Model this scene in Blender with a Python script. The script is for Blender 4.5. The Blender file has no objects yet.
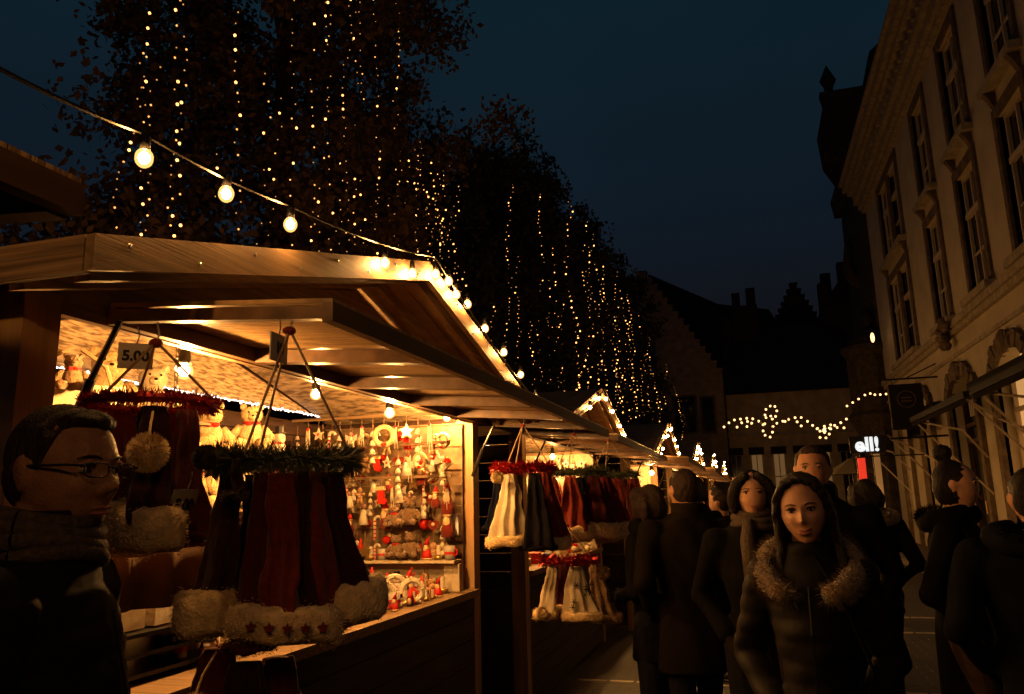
import bpy, math, random
import numpy as np
from mathutils import Vector, Matrix, noise
R = random.Random(7)
PI = math.pi
scn = bpy.context.scene
COL = scn.collection

# ------------------------------------------------------------------ camera
F = 775.0
dx = (0.9564715, 0.0792491, 0.2808591); dy = (0.2908877, -0.1818048, -0.9393249); dz = (-0.0233791, 0.9801360, -0.1969437)
cam = bpy.data.cameras.new('camera'); cam.sensor_width = 36; cam.lens = F*36/1024
cam.clip_start = .05; cam.clip_end = 600
co = bpy.data.objects.new('camera', cam); COL.objects.link(co); scn.camera = co
M_ = Matrix((dx, dy, dz)).to_4x4(); M_.translation = (0, 0, 1.55); co.matrix_world = M_

scn.render.engine = 'CYCLES'
cy = scn.cycles
cy.use_denoising = True; cy.max_bounces = 5; cy.diffuse_bounces = 3; cy.glossy_bounces = 2
cy.transparent_max_bounces = 8; cy.sample_clamp_indirect = 1.5; cy.sample_clamp_direct = 0
cy.caustics_reflective = False; cy.caustics_refractive = False; cy.use_light_tree = True
try: cy.denoiser = 'OPENIMAGEDENOISE'
except Exception: pass
scn.view_settings.view_transform = 'Standard'; scn.view_settings.look = 'None'
scn.view_settings.exposure = 0; scn.view_settings.gamma = 1

# ------------------------------------------------------------------ world: dusk sky
w = bpy.data.worlds.new('World'); scn.world = w; w.use_nodes = True
nt = w.node_tree; nt.nodes.clear()
out = nt.nodes.new('ShaderNodeOutputWorld'); bg = nt.nodes.new('ShaderNodeBackground')
sky = nt.nodes.new('ShaderNodeTexSky'); sky.sky_type = 'NISHITA'; sky.sun_disc = False
sky.sun_elevation = math.radians(-4.5); sky.sun_rotation = math.radians(200); sky.ozone_density = 3
tc = nt.nodes.new('ShaderNodeTexCoord'); sp = nt.nodes.new('ShaderNodeSeparateXYZ')
nt.links.new(tc.outputs['Generated'], sp.inputs[0])
cr = nt.nodes.new('ShaderNodeValToRGB'); nt.links.new(sp.outputs['Z'], cr.inputs[0])
el = cr.color_ramp.elements
el[0].position = 0.0; el[0].color = (.0085, .0055, .0060, 1)
el[1].position = .62; el[1].color = (.0040, .0150, .0235, 1)
e = el.new(.18); e.color = (.0072, .0066, .0095, 1)
e = el.new(.36); e.color = (.0052, .0110, .0190, 1)
mx = nt.nodes.new('ShaderNodeMixRGB'); mx.inputs[0].default_value = .05
nt.links.new(cr.outputs[0], mx.inputs[1]); nt.links.new(sky.outputs[0], mx.inputs[2])
cn = nt.nodes.new('ShaderNodeTexNoise'); cn.inputs['Scale'].default_value = 2.2; cn.inputs['Detail'].default_value = 6; nt.links.new(tc.outputs['Generated'], cn.inputs['Vector'])
cm = nt.nodes.new('ShaderNodeMapRange'); cm.inputs['From Min'].default_value = .3; cm.inputs['From Max'].default_value = .7; cm.inputs['To Min'].default_value = .86; cm.inputs['To Max'].default_value = 1.14; nt.links.new(cn.outputs['Fac'], cm.inputs[0])
cx = nt.nodes.new('ShaderNodeVectorMath'); cx.operation = 'SCALE'; nt.links.new(mx.outputs[0], cx.inputs[0]); nt.links.new(cm.outputs[0], cx.inputs['Scale'])
nt.links.new(cx.outputs[0], bg.inputs[0]); bg.inputs[1].default_value = .95
nt.links.new(bg.outputs[0], out.inputs[0])

# ------------------------------------------------------------------ materials
MATS = {}
def mat(name, col, rough=.7, metal=0, noise_s=0, amt=.25, bump=0, bscale=None, sheen=0, stretch=None, emit=0, ecol=None, spec=.25, trans=0, detail=5):
    if name in MATS: return MATS[name]
    m = bpy.data.materials.new(name); m.use_nodes = True; n = m.node_tree; b = n.nodes['Principled BSDF']
    b.inputs['Base Color'].default_value = (*col, 1); b.inputs['Roughness'].default_value = rough
    b.inputs['Metallic'].default_value = metal; b.inputs['Specular IOR Level'].default_value = (spec if not sheen else .08)
    if sheen: b.inputs['Sheen Weight'].default_value = sheen
    if trans: b.inputs['Transmission Weight'].default_value = trans
    if noise_s:
        t = n.nodes.new('ShaderNodeTexCoord'); mp = n.nodes.new('ShaderNodeMapping'); n.links.new(t.outputs['Object'], mp.inputs[0])
        if stretch: mp.inputs['Scale'].default_value = stretch
        nz = n.nodes.new('ShaderNodeTexNoise'); nz.inputs['Scale'].default_value = noise_s; nz.inputs['Detail'].default_value = detail
        n.links.new(mp.outputs[0], nz.inputs['Vector'])
        r = n.nodes.new('ShaderNodeValToRGB'); n.links.new(nz.outputs['Fac'], r.inputs[0])
        r.color_ramp.elements[0].position = .3; r.color_ramp.elements[1].position = .7
        r.color_ramp.elements[0].color = (*[c*(1-amt) for c in col], 1); r.color_ramp.elements[1].color = (*[min(1, c*(1+amt)) for c in col], 1)
        n.links.new(r.outputs[0], b.inputs['Base Color'])
        if bump:
            nb = nz
            if bscale:
                nb = n.nodes.new('ShaderNodeTexNoise'); nb.inputs['Scale'].default_value = bscale; n.links.new(mp.outputs[0], nb.inputs['Vector'])
            bp = n.nodes.new('ShaderNodeBump'); bp.inputs['Strength'].default_value = bump; bp.inputs['Distance'].default_value = .01
            n.links.new(nb.outputs['Fac'], bp.inputs['Height']); n.links.new(bp.outputs[0], b.inputs['Normal'])
    if emit:
        b.inputs['Emission Color'].default_value = (*(ecol or col), 1); b.inputs['Emission Strength'].default_value = emit
    MATS[name] = m; return m
WARM = (1, .46, .12)
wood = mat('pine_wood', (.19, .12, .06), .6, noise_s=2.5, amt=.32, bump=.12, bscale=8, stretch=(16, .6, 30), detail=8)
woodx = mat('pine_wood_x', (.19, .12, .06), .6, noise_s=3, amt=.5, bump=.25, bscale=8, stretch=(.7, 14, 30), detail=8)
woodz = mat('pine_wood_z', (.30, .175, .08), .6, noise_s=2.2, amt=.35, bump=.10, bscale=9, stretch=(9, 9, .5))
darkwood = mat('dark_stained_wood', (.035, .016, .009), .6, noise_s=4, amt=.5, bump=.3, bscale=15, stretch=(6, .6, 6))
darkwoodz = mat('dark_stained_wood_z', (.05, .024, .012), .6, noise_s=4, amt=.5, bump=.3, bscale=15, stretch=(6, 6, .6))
ply = mat('plywood', (.16, .10, .05), .65, noise_s=2, amt=.3, bump=.15, stretch=(1, 5, 3))
black = mat('black_plastic', (.012, .011, .010), .4)
blackm = mat('black_metal', (.02, .018, .016), .35, metal=.6)
chrome = mat('steel', (.5, .48, .45), .3, metal=1)
tinselred = mat('red_tinsel', (.32, .012, .01), .3, metal=.45)
needle = mat('pine_needle', (.045, .05, .022), .5, noise_s=6, amt=.5)
redfelt = mat('red_felt', (.15, .020, .010), .92, noise_s=60, amt=.25, bump=.4, sheen=.15)
darkred = mat('dark_red_felt', (.072, .013, .008), .92, noise_s=60, amt=.25, bump=.4, sheen=.1)
maroon = mat('dark_brown_red_felt', (.032, .008, .007), .92, noise_s=60, amt=.25, bump=.4, sheen=.1)
blackfelt = mat('black_felt', (.006, .005, .007), .95, noise_s=60, amt=.25, bump=.4, spec=.05)
whitefur = mat('white_fur', (.70, .50, .25), .95, noise_s=45, amt=.22, bump=.8, bscale=120, sheen=.05)
whitefelt = mat('white_felt', (.62, .53, .38), .9, noise_s=60, amt=.12, bump=.3, sheen=.2)
cream = mat('cream_cloth', (.55, .45, .30), .9, noise_s=30, amt=.12, bump=.2)
brownplush = mat('brown_plush', (.20, .12, .06), .95, noise_s=50, amt=.3, bump=.7, bscale=120, sheen=.3)
tanp = mat('tan_gingerbread', (.38, .22, .10), .8, noise_s=30, amt=.2)
red = mat('bright_red_paint', (.50, .020, .012), .55)
green = mat('green_felt', (.03, .10, .03), .8)
bluep = mat('blue_paint', (.02, .05, .20), .5)
goldm = mat('gold_foil', (.55, .36, .12), .35, metal=.8)
cord = mat('jute_cord', (.26, .17, .09), .9)
paper = mat('white_card', (.42, .38, .32), .8)
ink = mat('black_ink', (.01, .01, .01), .6)
skin = mat('skin', (.30, .145, .08), .6, noise_s=28, amt=.2, bump=.25, bscale=200)
skind = mat('skin_weathered', (.20, .095, .05), .6, noise_s=28, amt=.25, bump=.3, bscale=200)
skin2 = mat('skin_light', (.36, .19, .115), .55, noise_s=30, amt=.16, bump=.15, bscale=200)
lip = mat('lips', (.23, .075, .055), .45)
eyew = mat('eye_white', (.26, .22, .18), .35)
eyeb = mat('eye_iris', (.02, .012, .008), .15)
hairb = mat('black_hair', (.008, .005, .004), .5, spec=.12, noise_s=25, amt=.6, bump=.9, bscale=70, stretch=(6, 6, 1))
hairbr = mat('brown_hair', (.022, .012, .008), .55, spec=.12, noise_s=25, amt=.6, bump=.9, bscale=60, stretch=(6, 6, 1))
coatb = mat('black_coat', (.0032, .0027, .0025), .85, spec=.04, noise_s=12, amt=.3, bump=.3)
coatn = mat('navy_coat', (.0028, .003, .0045), .85, spec=.04, noise_s=12, amt=.3, bump=.3)
coatd = mat('dark_down_jacket', (.0055, .0038, .0028), .7, spec=.12, noise_s=20, amt=.2, bump=.35)
coatbr = mat('dark_brown_coat', (.006, .004, .003), .85, spec=.05, noise_s=12, amt=.3, bump=.3)
jeans = mat('dark_jeans', (.007, .007, .011), .9, spec=.04, noise_s=40, amt=.3, bump=.2)
furc = mat('brown_fur_collar', (.12, .075, .04), .95, noise_s=60, amt=.6, bump=.9, bscale=140, sheen=.3)
scarfm = mat('grey_wool_scarf', (.05, .035, .024), .95, noise_s=90, amt=.4, bump=.6)
glassm = mat('spectacle_lens', (.9, .9, .9), .02, trans=1)
def shell_mat(nm, e, tr):
    m = bpy.data.materials.new(nm); m.use_nodes = True; n = m.node_tree; n.nodes.clear()
    o = n.nodes.new('ShaderNodeOutputMaterial'); mx_ = n.nodes.new('ShaderNodeMixShader'); a = n.nodes.new('ShaderNodeBsdfTransparent'); b = n.nodes.new('ShaderNodeEmission')
    b.inputs[0].default_value = (1, .50, .13, 1); b.inputs[1].default_value = e; mx_.inputs[0].default_value = tr
    n.links.new(a.outputs[0], mx_.inputs[1]); n.links.new(b.outputs[0], mx_.inputs[2]); n.links.new(mx_.outputs[0], o.inputs[0]); m.cycles.emission_sampling = 'NONE'; return m
shellm = shell_mat('frosted_bulb_envelope', 3.2, .32)
bulbmat = mat('festoon_bulb_glow', (1, .8, .5), .4, emit=1150, ecol=WARM)
lampmat = mat('stall_lamp_glow', (1, .8, .5), .4, emit=7800, ecol=WARM)
lamp2mat = mat('far_lamp_glow', (1, .8, .5), .4, emit=4500, ecol=WARM)
fairies = [mat('fairy_light_glow_%s' % n_, (1, .8, .5), .4, emit=e_, ecol=(1, .42, .10)) for n_, e_ in (('dim', .8), ('mid', 1.8), ('bright', 4.5))]
for f_ in fairies: f_.cycles.emission_sampling = 'NONE'
garlm = mat('garland_bulb_glow', (1, .8, .5), .4, emit=3.0, ecol=(1, .56, .22))
farbulb = mat('far_festoon_glow', (1, .8, .5), .4, emit=2400, ecol=WARM)
ropem = mat('light_rope_glow', (1, .9, .8), .4, emit=4, ecol=(.9, .82, .75))

def grad_wood_reed():
    m = bpy.data.materials.new('reed_mat'); m.use_nodes = True; n = m.node_tree; b = n.nodes['Principled BSDF']
    t = n.nodes.new('ShaderNodeTexCoord'); mp = n.nodes.new('ShaderNodeMapping'); n.links.new(t.outputs['Object'], mp.inputs[0])
    mp.inputs['Scale'].default_value = (14, 14, 90)
    br = n.nodes.new('ShaderNodeTexNoise'); br.inputs['Scale'].default_value = 1; br.inputs['Detail'].default_value = 2
    n.links.new(mp.outputs[0], br.inputs['Vector'])
    r = n.nodes.new('ShaderNodeValToRGB'); r.color_ramp.elements[0].position = .38; r.color_ramp.elements[1].position = .6
    r.color_ramp.elements[0].color = (.14, .09, .045, 1); r.color_ramp.elements[1].color = (.46, .34, .20, 1)
    n.links.new(br.outputs['Fac'], r.inputs[0]); n.links.new(r.outputs[0], b.inputs['Base Color'])
    bp = n.nodes.new('ShaderNodeBump'); bp.inputs['Strength'].default_value = .8; bp.inputs['Distance'].default_value = .01
    n.links.new(br.outputs['Fac'], bp.inputs['Height']); n.links.new(bp.outputs[0], b.inputs['Normal']); b.inputs['Roughness'].default_value = .8
    return m
reed = grad_wood_reed()

# ------------------------------------------------------------------ mesh builder
class MB:
    def __init__(s): s.v = []; s.f = []; s.mi = []; s.ms = []; s.cur = 0; s.T = Matrix()
    def m(s, mt):
        if mt not in s.ms: s.ms.append(mt)
        s.cur = s.ms.index(mt); return s
    def add(s, vs, fs):
        o = len(s.v); T = s.T
        s.v += [tuple(T @ Vector(p)) for p in vs]; s.f += [tuple(i+o for i in f) for f in fs]; s.mi += [s.cur]*len(fs); return s
    def box(s, c, d, M=None):
        x, y, z = [q/2 for q in d]
        vs = [Vector((a*x, b*y, e*z)) for e in (-1, 1) for b in (-1, 1) for a in (-1, 1)]
        if M: vs = [M @ p for p in vs]
        c = Vector(c)
        return s.add([p+c for p in vs], [(0, 2, 3, 1), (4, 5, 7, 6), (0, 1, 5, 4), (2, 6, 7, 3), (0, 4, 6, 2), (1, 3, 7, 5)])
    def b2(s, lo, hi):
        return s.box([(a+b)/2 for a, b in zip(lo, hi)], [b-a for a, b in zip(lo, hi)])
    def beam(s, p, q, w, h, up=(0, 0, 1)):
        p = Vector(p); q = Vector(q); d = (q-p); L = d.length; d.normalize(); u = Vector(up); x = d.cross(u)
        if x.length < 1e-4: x = d.cross(Vector((1, 0, 0)))
        x.normalize(); u = x.cross(d)
        M = Matrix((x, d, u)).transposed()
        return s.box((p+q)/2, (w, L, h), M)
    def tube(s, pts, r, n=6, cap=True):
        pts = [Vector(p) for p in pts]; k = len(pts); rs = r if isinstance(r, (list, tuple)) else [r]*k
        vs = []; fs = []
        pu = None
        for i, p in enumerate(pts):
            d = (pts[min(i+1, k-1)]-pts[max(i-1, 0)]).normalized()
            if pu is None: pu = d.orthogonal().normalized()
            pu = (pu-d*pu.dot(d))
            if pu.length < 1e-5: pu = d.orthogonal()
            pu.normalize(); v2 = d.cross(pu)
            for j in range(n):
                a = 2*PI*j/n; vs.append(p+(pu*math.cos(a)+v2*math.sin(a))*rs[i])
        for i in range(k-1):
            for j in range(n):
                a = i*n+j; b = i*n+(j+1) % n; fs.append((a, b, b+n, a+n))
        if cap: fs.append(tuple(range(n-1, -1, -1))); fs.append(tuple(range((k-1)*n, k*n)))
        return s.add(vs, fs)
    def loft(s, rings, n=20, cap=True):
        # rings: (cx,cy,cz,rx,ry[,rotx tilt normal direction])  horizontal ellipses unless an axis is given
        vs = []; fs = []; k = len(rings)
        for rg in rings:
            cx, cy_, cz, rx, ry = rg[:5]; ax = rg[5] if len(rg) > 5 else None
            for j in range(n):
                a = 2*PI*j/n; p = Vector((rx*math.cos(a), ry*math.sin(a), 0))
                if ax is not None: p = ax @ p
                vs.append(p+Vector((cx, cy_, cz)))
        for i in range(k-1):
            for j in range(n):
                a = i*n+j; b = i*n+(j+1) % n; fs.append((a, b, b+n, a+n))
        if cap: fs.append(tuple(range(n-1, -1, -1))); fs.append(tuple(range((k-1)*n, k*n)))
        return s.add(vs, fs)
    def sph(s, c, r, n=10, k=7, M=None):
        rx, ry, rz = r if isinstance(r, (tuple, list)) else (r, r, r); vs = []; fs = []
        c = Vector(c)
        for i in range(1, k):
            t = PI*i/k
            for j in range(n):
                a = 2*PI*j/n; p = Vector((rx*math.sin(t)*math.cos(a), ry*math.sin(t)*math.sin(a), rz*math.cos(t)))
                if M: p = M @ p
                vs.append(p+c)
        tp = Vector((0, 0, rz)); bt = Vector((0, 0, -rz))
        if M: tp = M @ tp; bt = M @ bt
        vs += [tp+c, bt+c]; T = len(vs)-2; B = T+1
        for j in range(n):
            fs.append((T, j, (j+1) % n)); fs.append((B, (k-2)*n+(j+1) % n, (k-2)*n+j))
            for i in range(k-2):
                a = i*n+j; b = i*n+(j+1) % n; fs.append((a, a+n, b+n, b))
        return s.add(vs, fs)
    def prism(s, pts, lo, hi, axis=0):
        # polygon of 2D pts extruded along axis
        n = len(pts)
        def P(u, v, t): return [(t, u, v), (u, t, v), (u, v, t)][axis]
        vs = [P(u, v, lo) for u, v in pts]+[P(u, v, hi) for u, v in pts]
        fs = [tuple(range(n)), tuple(range(2*n-1, n-1, -1))]+[(i, i+n, (i+1) % n+n, (i+1) % n) for i in range(n)]
        return s.add(vs, fs)
    def mesh(s, name, smooth=False):
        me = bpy.data.meshes.new(name); me.from_pydata([tuple(p) for p in s.v], [], s.f)
        for mt in s.ms: me.materials.append(mt)
        me.polygons.foreach_set('material_index', s.mi)
        if smooth: me.polygons.foreach_set('use_smooth', [True]*len(s.f))
        me.update(); return me
    def build(s, name, parent=None, smooth=False, loc=None):
        return link(name, s.mesh(name, smooth), parent, loc)
def link(name, me, parent=None, loc=None):
    o = bpy.data.objects.new(name, me); COL.objects.link(o)
    if parent is not None: o.parent = parent
    if loc is not None: o.location = loc
    return o
def tag(o, label=None, cat=None, group=None, kind=None):
    if label: o['label'] = label
    if cat: o['category'] = cat
    if group: o['group'] = group
    if kind: o['kind'] = kind
    return o
def thing(name, loc, label, cat, group=None, rz=0):
    o = bpy.data.objects.new(name, None); o.empty_display_size = .1; COL.objects.link(o)
    o.location = loc; o.rotation_euler = (0, 0, rz); return tag(o, label, cat, group)
KIDS = {}
def kids(o):
    return [c for c in COL.objects if c.parent == o]
def copy_tree(root, loc, label, group=None, rz=0, sc=None, tree=None):
    """copy of a thing with its parts; tree = cached [(obj, [children])]"""
    r = root.copy(); COL.objects.link(r); r.location = loc; r.rotation_euler = (0, 0, rz); r['label'] = label
    if group: r['group'] = group
    if sc: r.scale = (sc, sc, sc)
    def rec(src, dst):
        for ch in CH.get(src.name, []):
            c = ch.copy(); COL.objects.link(c); c.parent = dst; rec(ch, c)
    rec(root, r); return r
CH = {}
def reg(root):
    """register children of a prototype"""
    def rec(o):
        CH[o.name] = [c for c in COL.objects if c.parent == o]
        for c in CH[o.name]: rec(c)
    rec(root); return root

def blob(name, mbs, voxel=.01, smooth_it=3, mats=None, parent=None, disp=None):
    """union closed shapes into one continuous surface by voxel remesh"""
    me = mbs.mesh('tmp'); o = bpy.data.objects.new('tmp', me); COL.objects.link(o)
    r = o.modifiers.new('r', 'REMESH'); r.mode = 'VOXEL'; r.voxel_size = voxel
    if smooth_it:
        s = o.modifiers.new('s', 'SMOOTH'); s.factor = .5; s.iterations = smooth_it
    dg = bpy.context.evaluated_depsgraph_get(); dg.update()
    me2 = bpy.data.meshes.new_from_object(o.evaluated_get(dg)); me2.name = name
    bpy.data.objects.remove(o); bpy.data.meshes.remove(me)
    n = len(me2.vertices); v = np.empty(n*3, 'f'); me2.vertices.foreach_get('co', v); v = v.reshape(-1, 3)
    if disp is not None:
        nn = np.empty(n*3, 'f'); me2.vertices.foreach_get('normal', nn); nn = nn.reshape(-1, 3)
        v = v+nn*disp(v)[:, None]; me2.vertices.foreach_set('co', v.astype('f').ravel())
    me2.materials.clear()
    for m in (mats or mbs.ms): me2.materials.append(m)
    k = len(me2.polygons); me2.polygons.foreach_set('use_smooth', [True]*k); me2.polygons.foreach_set('material_index', [0]*k)
    me2.update()
    return link(name, me2, parent)
def text_mb(mb, txt, size, M, mt, depth=.002, bold=.0):
    cu = bpy.data.curves.new('t', 'FONT'); cu.body = txt; cu.size = size; cu.align_x = 'CENTER'; cu.align_y = 'CENTER'; cu.extrude = depth; cu.offset = bold
    cu.resolution_u = 3
    o = bpy.data.objects.new('t', cu); COL.objects.link(o); dg = bpy.context.evaluated_depsgraph_get(); dg.update()
    me = bpy.data.meshes.new_from_object(o.evaluated_get(dg)); mb.m(mt)
    mb.add([M @ v.co for v in me.vertices], [tuple(p.vertices) for p in me.polygons])
    bpy.data.objects.remove(o); bpy.data.meshes.remove(me); return mb
ORD = ['first', 'second', 'third', 'fourth', 'fifth', 'sixth', 'seventh', 'eighth', 'ninth', 'tenth', 'eleventh', 'twelfth', 'thirteenth', 'fourteenth', 'fifteenth', 'sixteenth', 'seventeenth', 'eighteenth', 'nineteenth', 'twentieth']
# ================================================================== ground
def cobble_mat():
    m = bpy.data.materials.new('wet_cobbles'); m.use_nodes = True; n = m.node_tree; b = n.nodes['Principled BSDF']
    t = n.nodes.new('ShaderNodeTexCoord'); mp = n.nodes.new('ShaderNodeMapping'); n.links.new(t.outputs['Object'], mp.inputs[0])
    br = n.nodes.new('ShaderNodeTexBrick'); br.inputs['Scale'].default_value = 1; br.inputs['Brick Width'].default_value = .2; br.inputs['Row Height'].default_value = .11
    br.inputs['Mortar Size'].default_value = .008; br.inputs['Mortar Smooth'].default_value = .4
    br.inputs['Color1'].default_value = (.022, .018, .014, 1); br.inputs['Color2'].default_value = (.042, .033, .025, 1); br.inputs['Mortar'].default_value = (.012, .01, .008, 1)
    n.links.new(mp.outputs[0], br.inputs['Vector'])
    nz = n.nodes.new('ShaderNodeTexNoise'); nz.inputs['Scale'].default_value = 1.3; n.links.new(mp.outputs[0], nz.inputs['Vector'])
    mi = n.nodes.new('ShaderNodeMixRGB'); mi.blend_type = 'MULTIPLY'; mi.inputs[0].default_value = .8
    n.links.new(br.outputs['Color'], mi.inputs[1]); n.links.new(nz.outputs['Fac'], mi.inputs[2]); n.links.new(mi.outputs[0], b.inputs['Base Color'])
    rr = n.nodes.new('ShaderNodeMapRange'); rr.inputs['To Min'].default_value = .45; rr.inputs['To Max'].default_value = .85; n.links.new(nz.outputs['Fac'], rr.inputs[0]); n.links.new(rr.outputs[0], b.inputs['Roughness'])
    bp = n.nodes.new('ShaderNodeBump'); bp.inputs['Strength'].default_value = .7; bp.inputs['Distance'].default_value = .01; bp.invert = True
    n.links.new(br.outputs['Fac'], bp.inputs['Height']); n.links.new(bp.outputs[0], b.inputs['Normal'])
    return m
cob = cobble_mat()
g = MB().m(cob); g.add([(-250, -60, 0), (250, -60, 0), (250, 400, 0), (-250, 400, 0)], [(0, 1, 2, 3)]); tag(g.build('ground'), kind='structure')
pav = mat('pavement_stone', (.10, .085, .07), .75, noise_s=3, amt=.35, bump=.3, bscale=30)
kerbm = mat('kerb_stone', (.16, .14, .11), .7, noise_s=6, amt=.3, bump=.2)
p = MB().m(pav); p.b2((3.3, -8, -.1), (12, 34, .12)); tag(p.build('pavement'), kind='structure')
k = MB().m(kerbm)
y = -8
while y < 34: k.b2((3.12, y, -.1), (3.298, y+.98, .125)); y += 1
tag(k.build('kerb'), kind='structure')
pale = mat('pale_strip', (.38, .32, .23), .55, noise_s=5, amt=.3)
s = MB().m(pale)  # broken pale strips laid flat across the lane
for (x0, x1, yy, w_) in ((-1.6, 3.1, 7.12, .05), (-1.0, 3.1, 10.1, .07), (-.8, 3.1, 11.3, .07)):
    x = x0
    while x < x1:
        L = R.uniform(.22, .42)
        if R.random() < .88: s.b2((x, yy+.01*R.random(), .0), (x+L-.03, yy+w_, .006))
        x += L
tag(s.build('pale_ground_strips'), kind='structure')

# ================================================================== stalls
EZ, PZ, FR, SD = 2.115, 2.60, .35, .2     # eave height, ridge height, front overhang, side overhang
def stall(loc, W, label, depth=1.1, detail=True, flapT=(0, 1), flap_reach=.70, flap=True, woodlit=True):
    t = thing('market_stall', loc, label, 'market stall', 'wooden market stalls in a row')
    h = W/2; D = depth; ct = .11
    def roofz(y): return PZ-(PZ-EZ)*abs(y)/(h+SD)
    for s_ in (-1, 1):
        m = MB().m(ply)
        y1 = s_*(h+SD)
        pts = [(0, PZ), (y1, EZ), (y1, EZ+.03), (0, PZ+.03)]
        
        xx = -D-.1
        while xx < FR-.02:
            m.prism(pts if s_ > 0 else pts[::-1], xx, min(xx+.135, FR-.005), 0); xx += .14
        m.build('roof_panel', t)
        m = MB().m(wood); a = (FR+.012, 0, PZ-.03); b = (FR+.012, s_*(h+SD+.015), EZ-.03)
        m.prism([(0, PZ-.05), (s_*(h+SD+.02), EZ-.05), (s_*(h+SD+.02), EZ+.034), (0, PZ+.040)][::s_], FR, FR+.024, 0)
        m.m(chrome)
        for q_ in range(8):
            yy = s_*(.12+(h+SD-.2)*q_/7); m.sph((FR+.025, yy, roofz(yy)-.02+.035*(q_ % 2)), (.003, .006, .006), 8, 5)
        m.build('rake_board', t)
        m = MB().m(woodx); m.b2((-D-.1, min(y1, y1+s_*.022), EZ-.05), (FR-.002, max(y1, y1+s_*.022), EZ+.034)); m.build('eave_board', t)
        m = MB().m(woodz); m.b2((-ct, s_*h-ct/2, 0), (0, s_*h+ct/2, EZ)); m.build('post', t)
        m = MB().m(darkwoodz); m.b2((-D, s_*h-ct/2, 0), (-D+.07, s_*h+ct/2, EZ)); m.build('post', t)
        # side wall planks
        m = MB()
        zz = .05
        while zz < EZ-.02:
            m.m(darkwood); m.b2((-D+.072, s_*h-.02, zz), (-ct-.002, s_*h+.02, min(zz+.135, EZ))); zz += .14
        m.build('side_wall', t)
    for fx in (FR-.06, .1, -.35, -.8):      # rafters under the roof
        for s_ in (-1, 1):
            m = MB().m(wood)
            m.beam((fx, 0, PZ-.03), (fx, s_*(h+SD-.03), EZ-.028), .045, .05); m.build('rafter', t)
    m = MB().m(wood); m.prism([(-h-.06, EZ-.05), (h+.06, EZ-.05), (h+.06, EZ+.02), (0, PZ-.06), (-h-.06, EZ+.02)], -.03, -.002, 0); m.build('gable_panel', t)
    m = MB().m(darkwood); zz = .05
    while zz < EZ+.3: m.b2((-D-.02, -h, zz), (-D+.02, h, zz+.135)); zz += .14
    m.build('back_wall', t)
    if detail:
        m = MB().m(reed); q_ = [(-h, 2.152), (h, 2.152), (h, roofz(h)-.07), (0, PZ-.08), (-h, roofz(h)-.07)]; m.prism(q_, -D+.022, -D+.03, 0); m.build('reed_mat', t)
    m = MB().m(darkwood); zz = .04
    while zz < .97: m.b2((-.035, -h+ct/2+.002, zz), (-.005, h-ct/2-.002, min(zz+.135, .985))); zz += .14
    m.build('front_panel', t)
    m = MB().m(woodx); m.b2((-.42, -h+ct/2, .99), (.035, h-ct/2, 1.03)); m.build('counter', t)
    m = MB().m(woodx); m.b2((-D+.03, -h+ct/2, .88), (-D+.34, h-ct/2, .91)); m.build('shelf', t)
    if detail:
        m = MB().m(reed)
        for s_ in (-1, 1):
            pts = [(0, PZ-.065), (s_*(h-.03), roofz(h)-.065), (s_*(h-.03), roofz(h)-.06), (0, PZ-.06)]
            m.prism(pts if s_ > 0 else pts[::-1], -D+.05, -.05, 0)
        m.build('reed_ceiling', t)
        m = MB().m(ropem)
        m.tube([(-D+.06, -h+.1, 2.15), (-D+.06, h-.1, 2.15)], .0015, 4)
        yy = -h+.1
        while yy < h-.1:
            rr_ = R.uniform(.003, .0075); m.sph((-D+.06+R.uniform(-.006, .006), yy, 2.15+R.uniform(-.008, .008)), rr_, 6, 4); yy += R.uniform(.012, .035)
        m.build('light_rope', t)
    if flap:
        # flap hinged at the top of the opening
        y0, y1 = -h+.19, h+.9; hz, oz = 2.09, 2.035; L = flap_reach
        fl = MB()
        def P(u, y, off=0): return (0.02+L*u, y, hz+(oz-hz)*u+off)
        fl.m(mat('corrugated_panel', (.30, .19, .09), .30, noise_s=6, amt=.6, bump=1.0, bscale=10, stretch=(1.2, 12, 1)))
        fl.beam(P(.0, (y0+y1)/2, .03), P(1, (y0+y1)/2, .03), y1-y0-.01, .012)
        F_ = fl.build('awning_flap', t)
        fr = MB().m(mat('flap_frame_wood', (.085, .045, .022), .45, noise_s=4, amt=.4, bump=.2, stretch=(4, .8, 4)))
        fr.beam(P(.985, y0), P(.985, y1), .03, .05); fr.beam(P(.015, y0+.005), P(.015, y1-.005), .03, .05)
        fr.beam(P(.035, y0+.02), P(.965, y0+.02), .03, .035); fr.beam(P(.035, y1-.02), P(.965, y1-.02), .04, .06)
        fr.build('frame', F_)
        for i in range(1, 6):
            yy = y0+(y1-y0)*i/6
            rb = MB().m(MATS['flap_frame_wood']); rb.beam(P(.04, yy, -.004), P(.96, yy, -.004), .05, .045); rb.build('rib', F_)
        for s_ in (-1, 1):
            m = MB().m(blackm); yy = s_*(h-.09)
            m.tube([(.01, yy, 1.72), (.08, yy, 1.89)], .013, 8); m.tube([(.08, yy, 1.89), (.16, yy, 2.04)], .008, 6); m.build('gas_strut', t)
    return t
S1 = (-1.7, 3.15)
st1 = stall((S1[0], S1[1], 0), 3.3, 'nearest stall on the left, its opening crowded with ornaments and plush toys')
st2 = stall((-1.7, 7.5, 0), 3.1, 'second stall in the row, behind the knitted hats and tinsel rings', depth=1.0)
st3 = stall((-1.45, 11.45, 0), 3.1, 'third stall in the row with a small bulb lit gable', detail=False)
st4 = stall((-1.3, 15.6, 0), 3.1, 'fourth stall in the row, its gable lower behind the crowd', detail=False)
st5 = stall((-1.2, 19.8, 0), 3.1, 'fifth stall in the row, partly behind the heads', detail=False)
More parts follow.
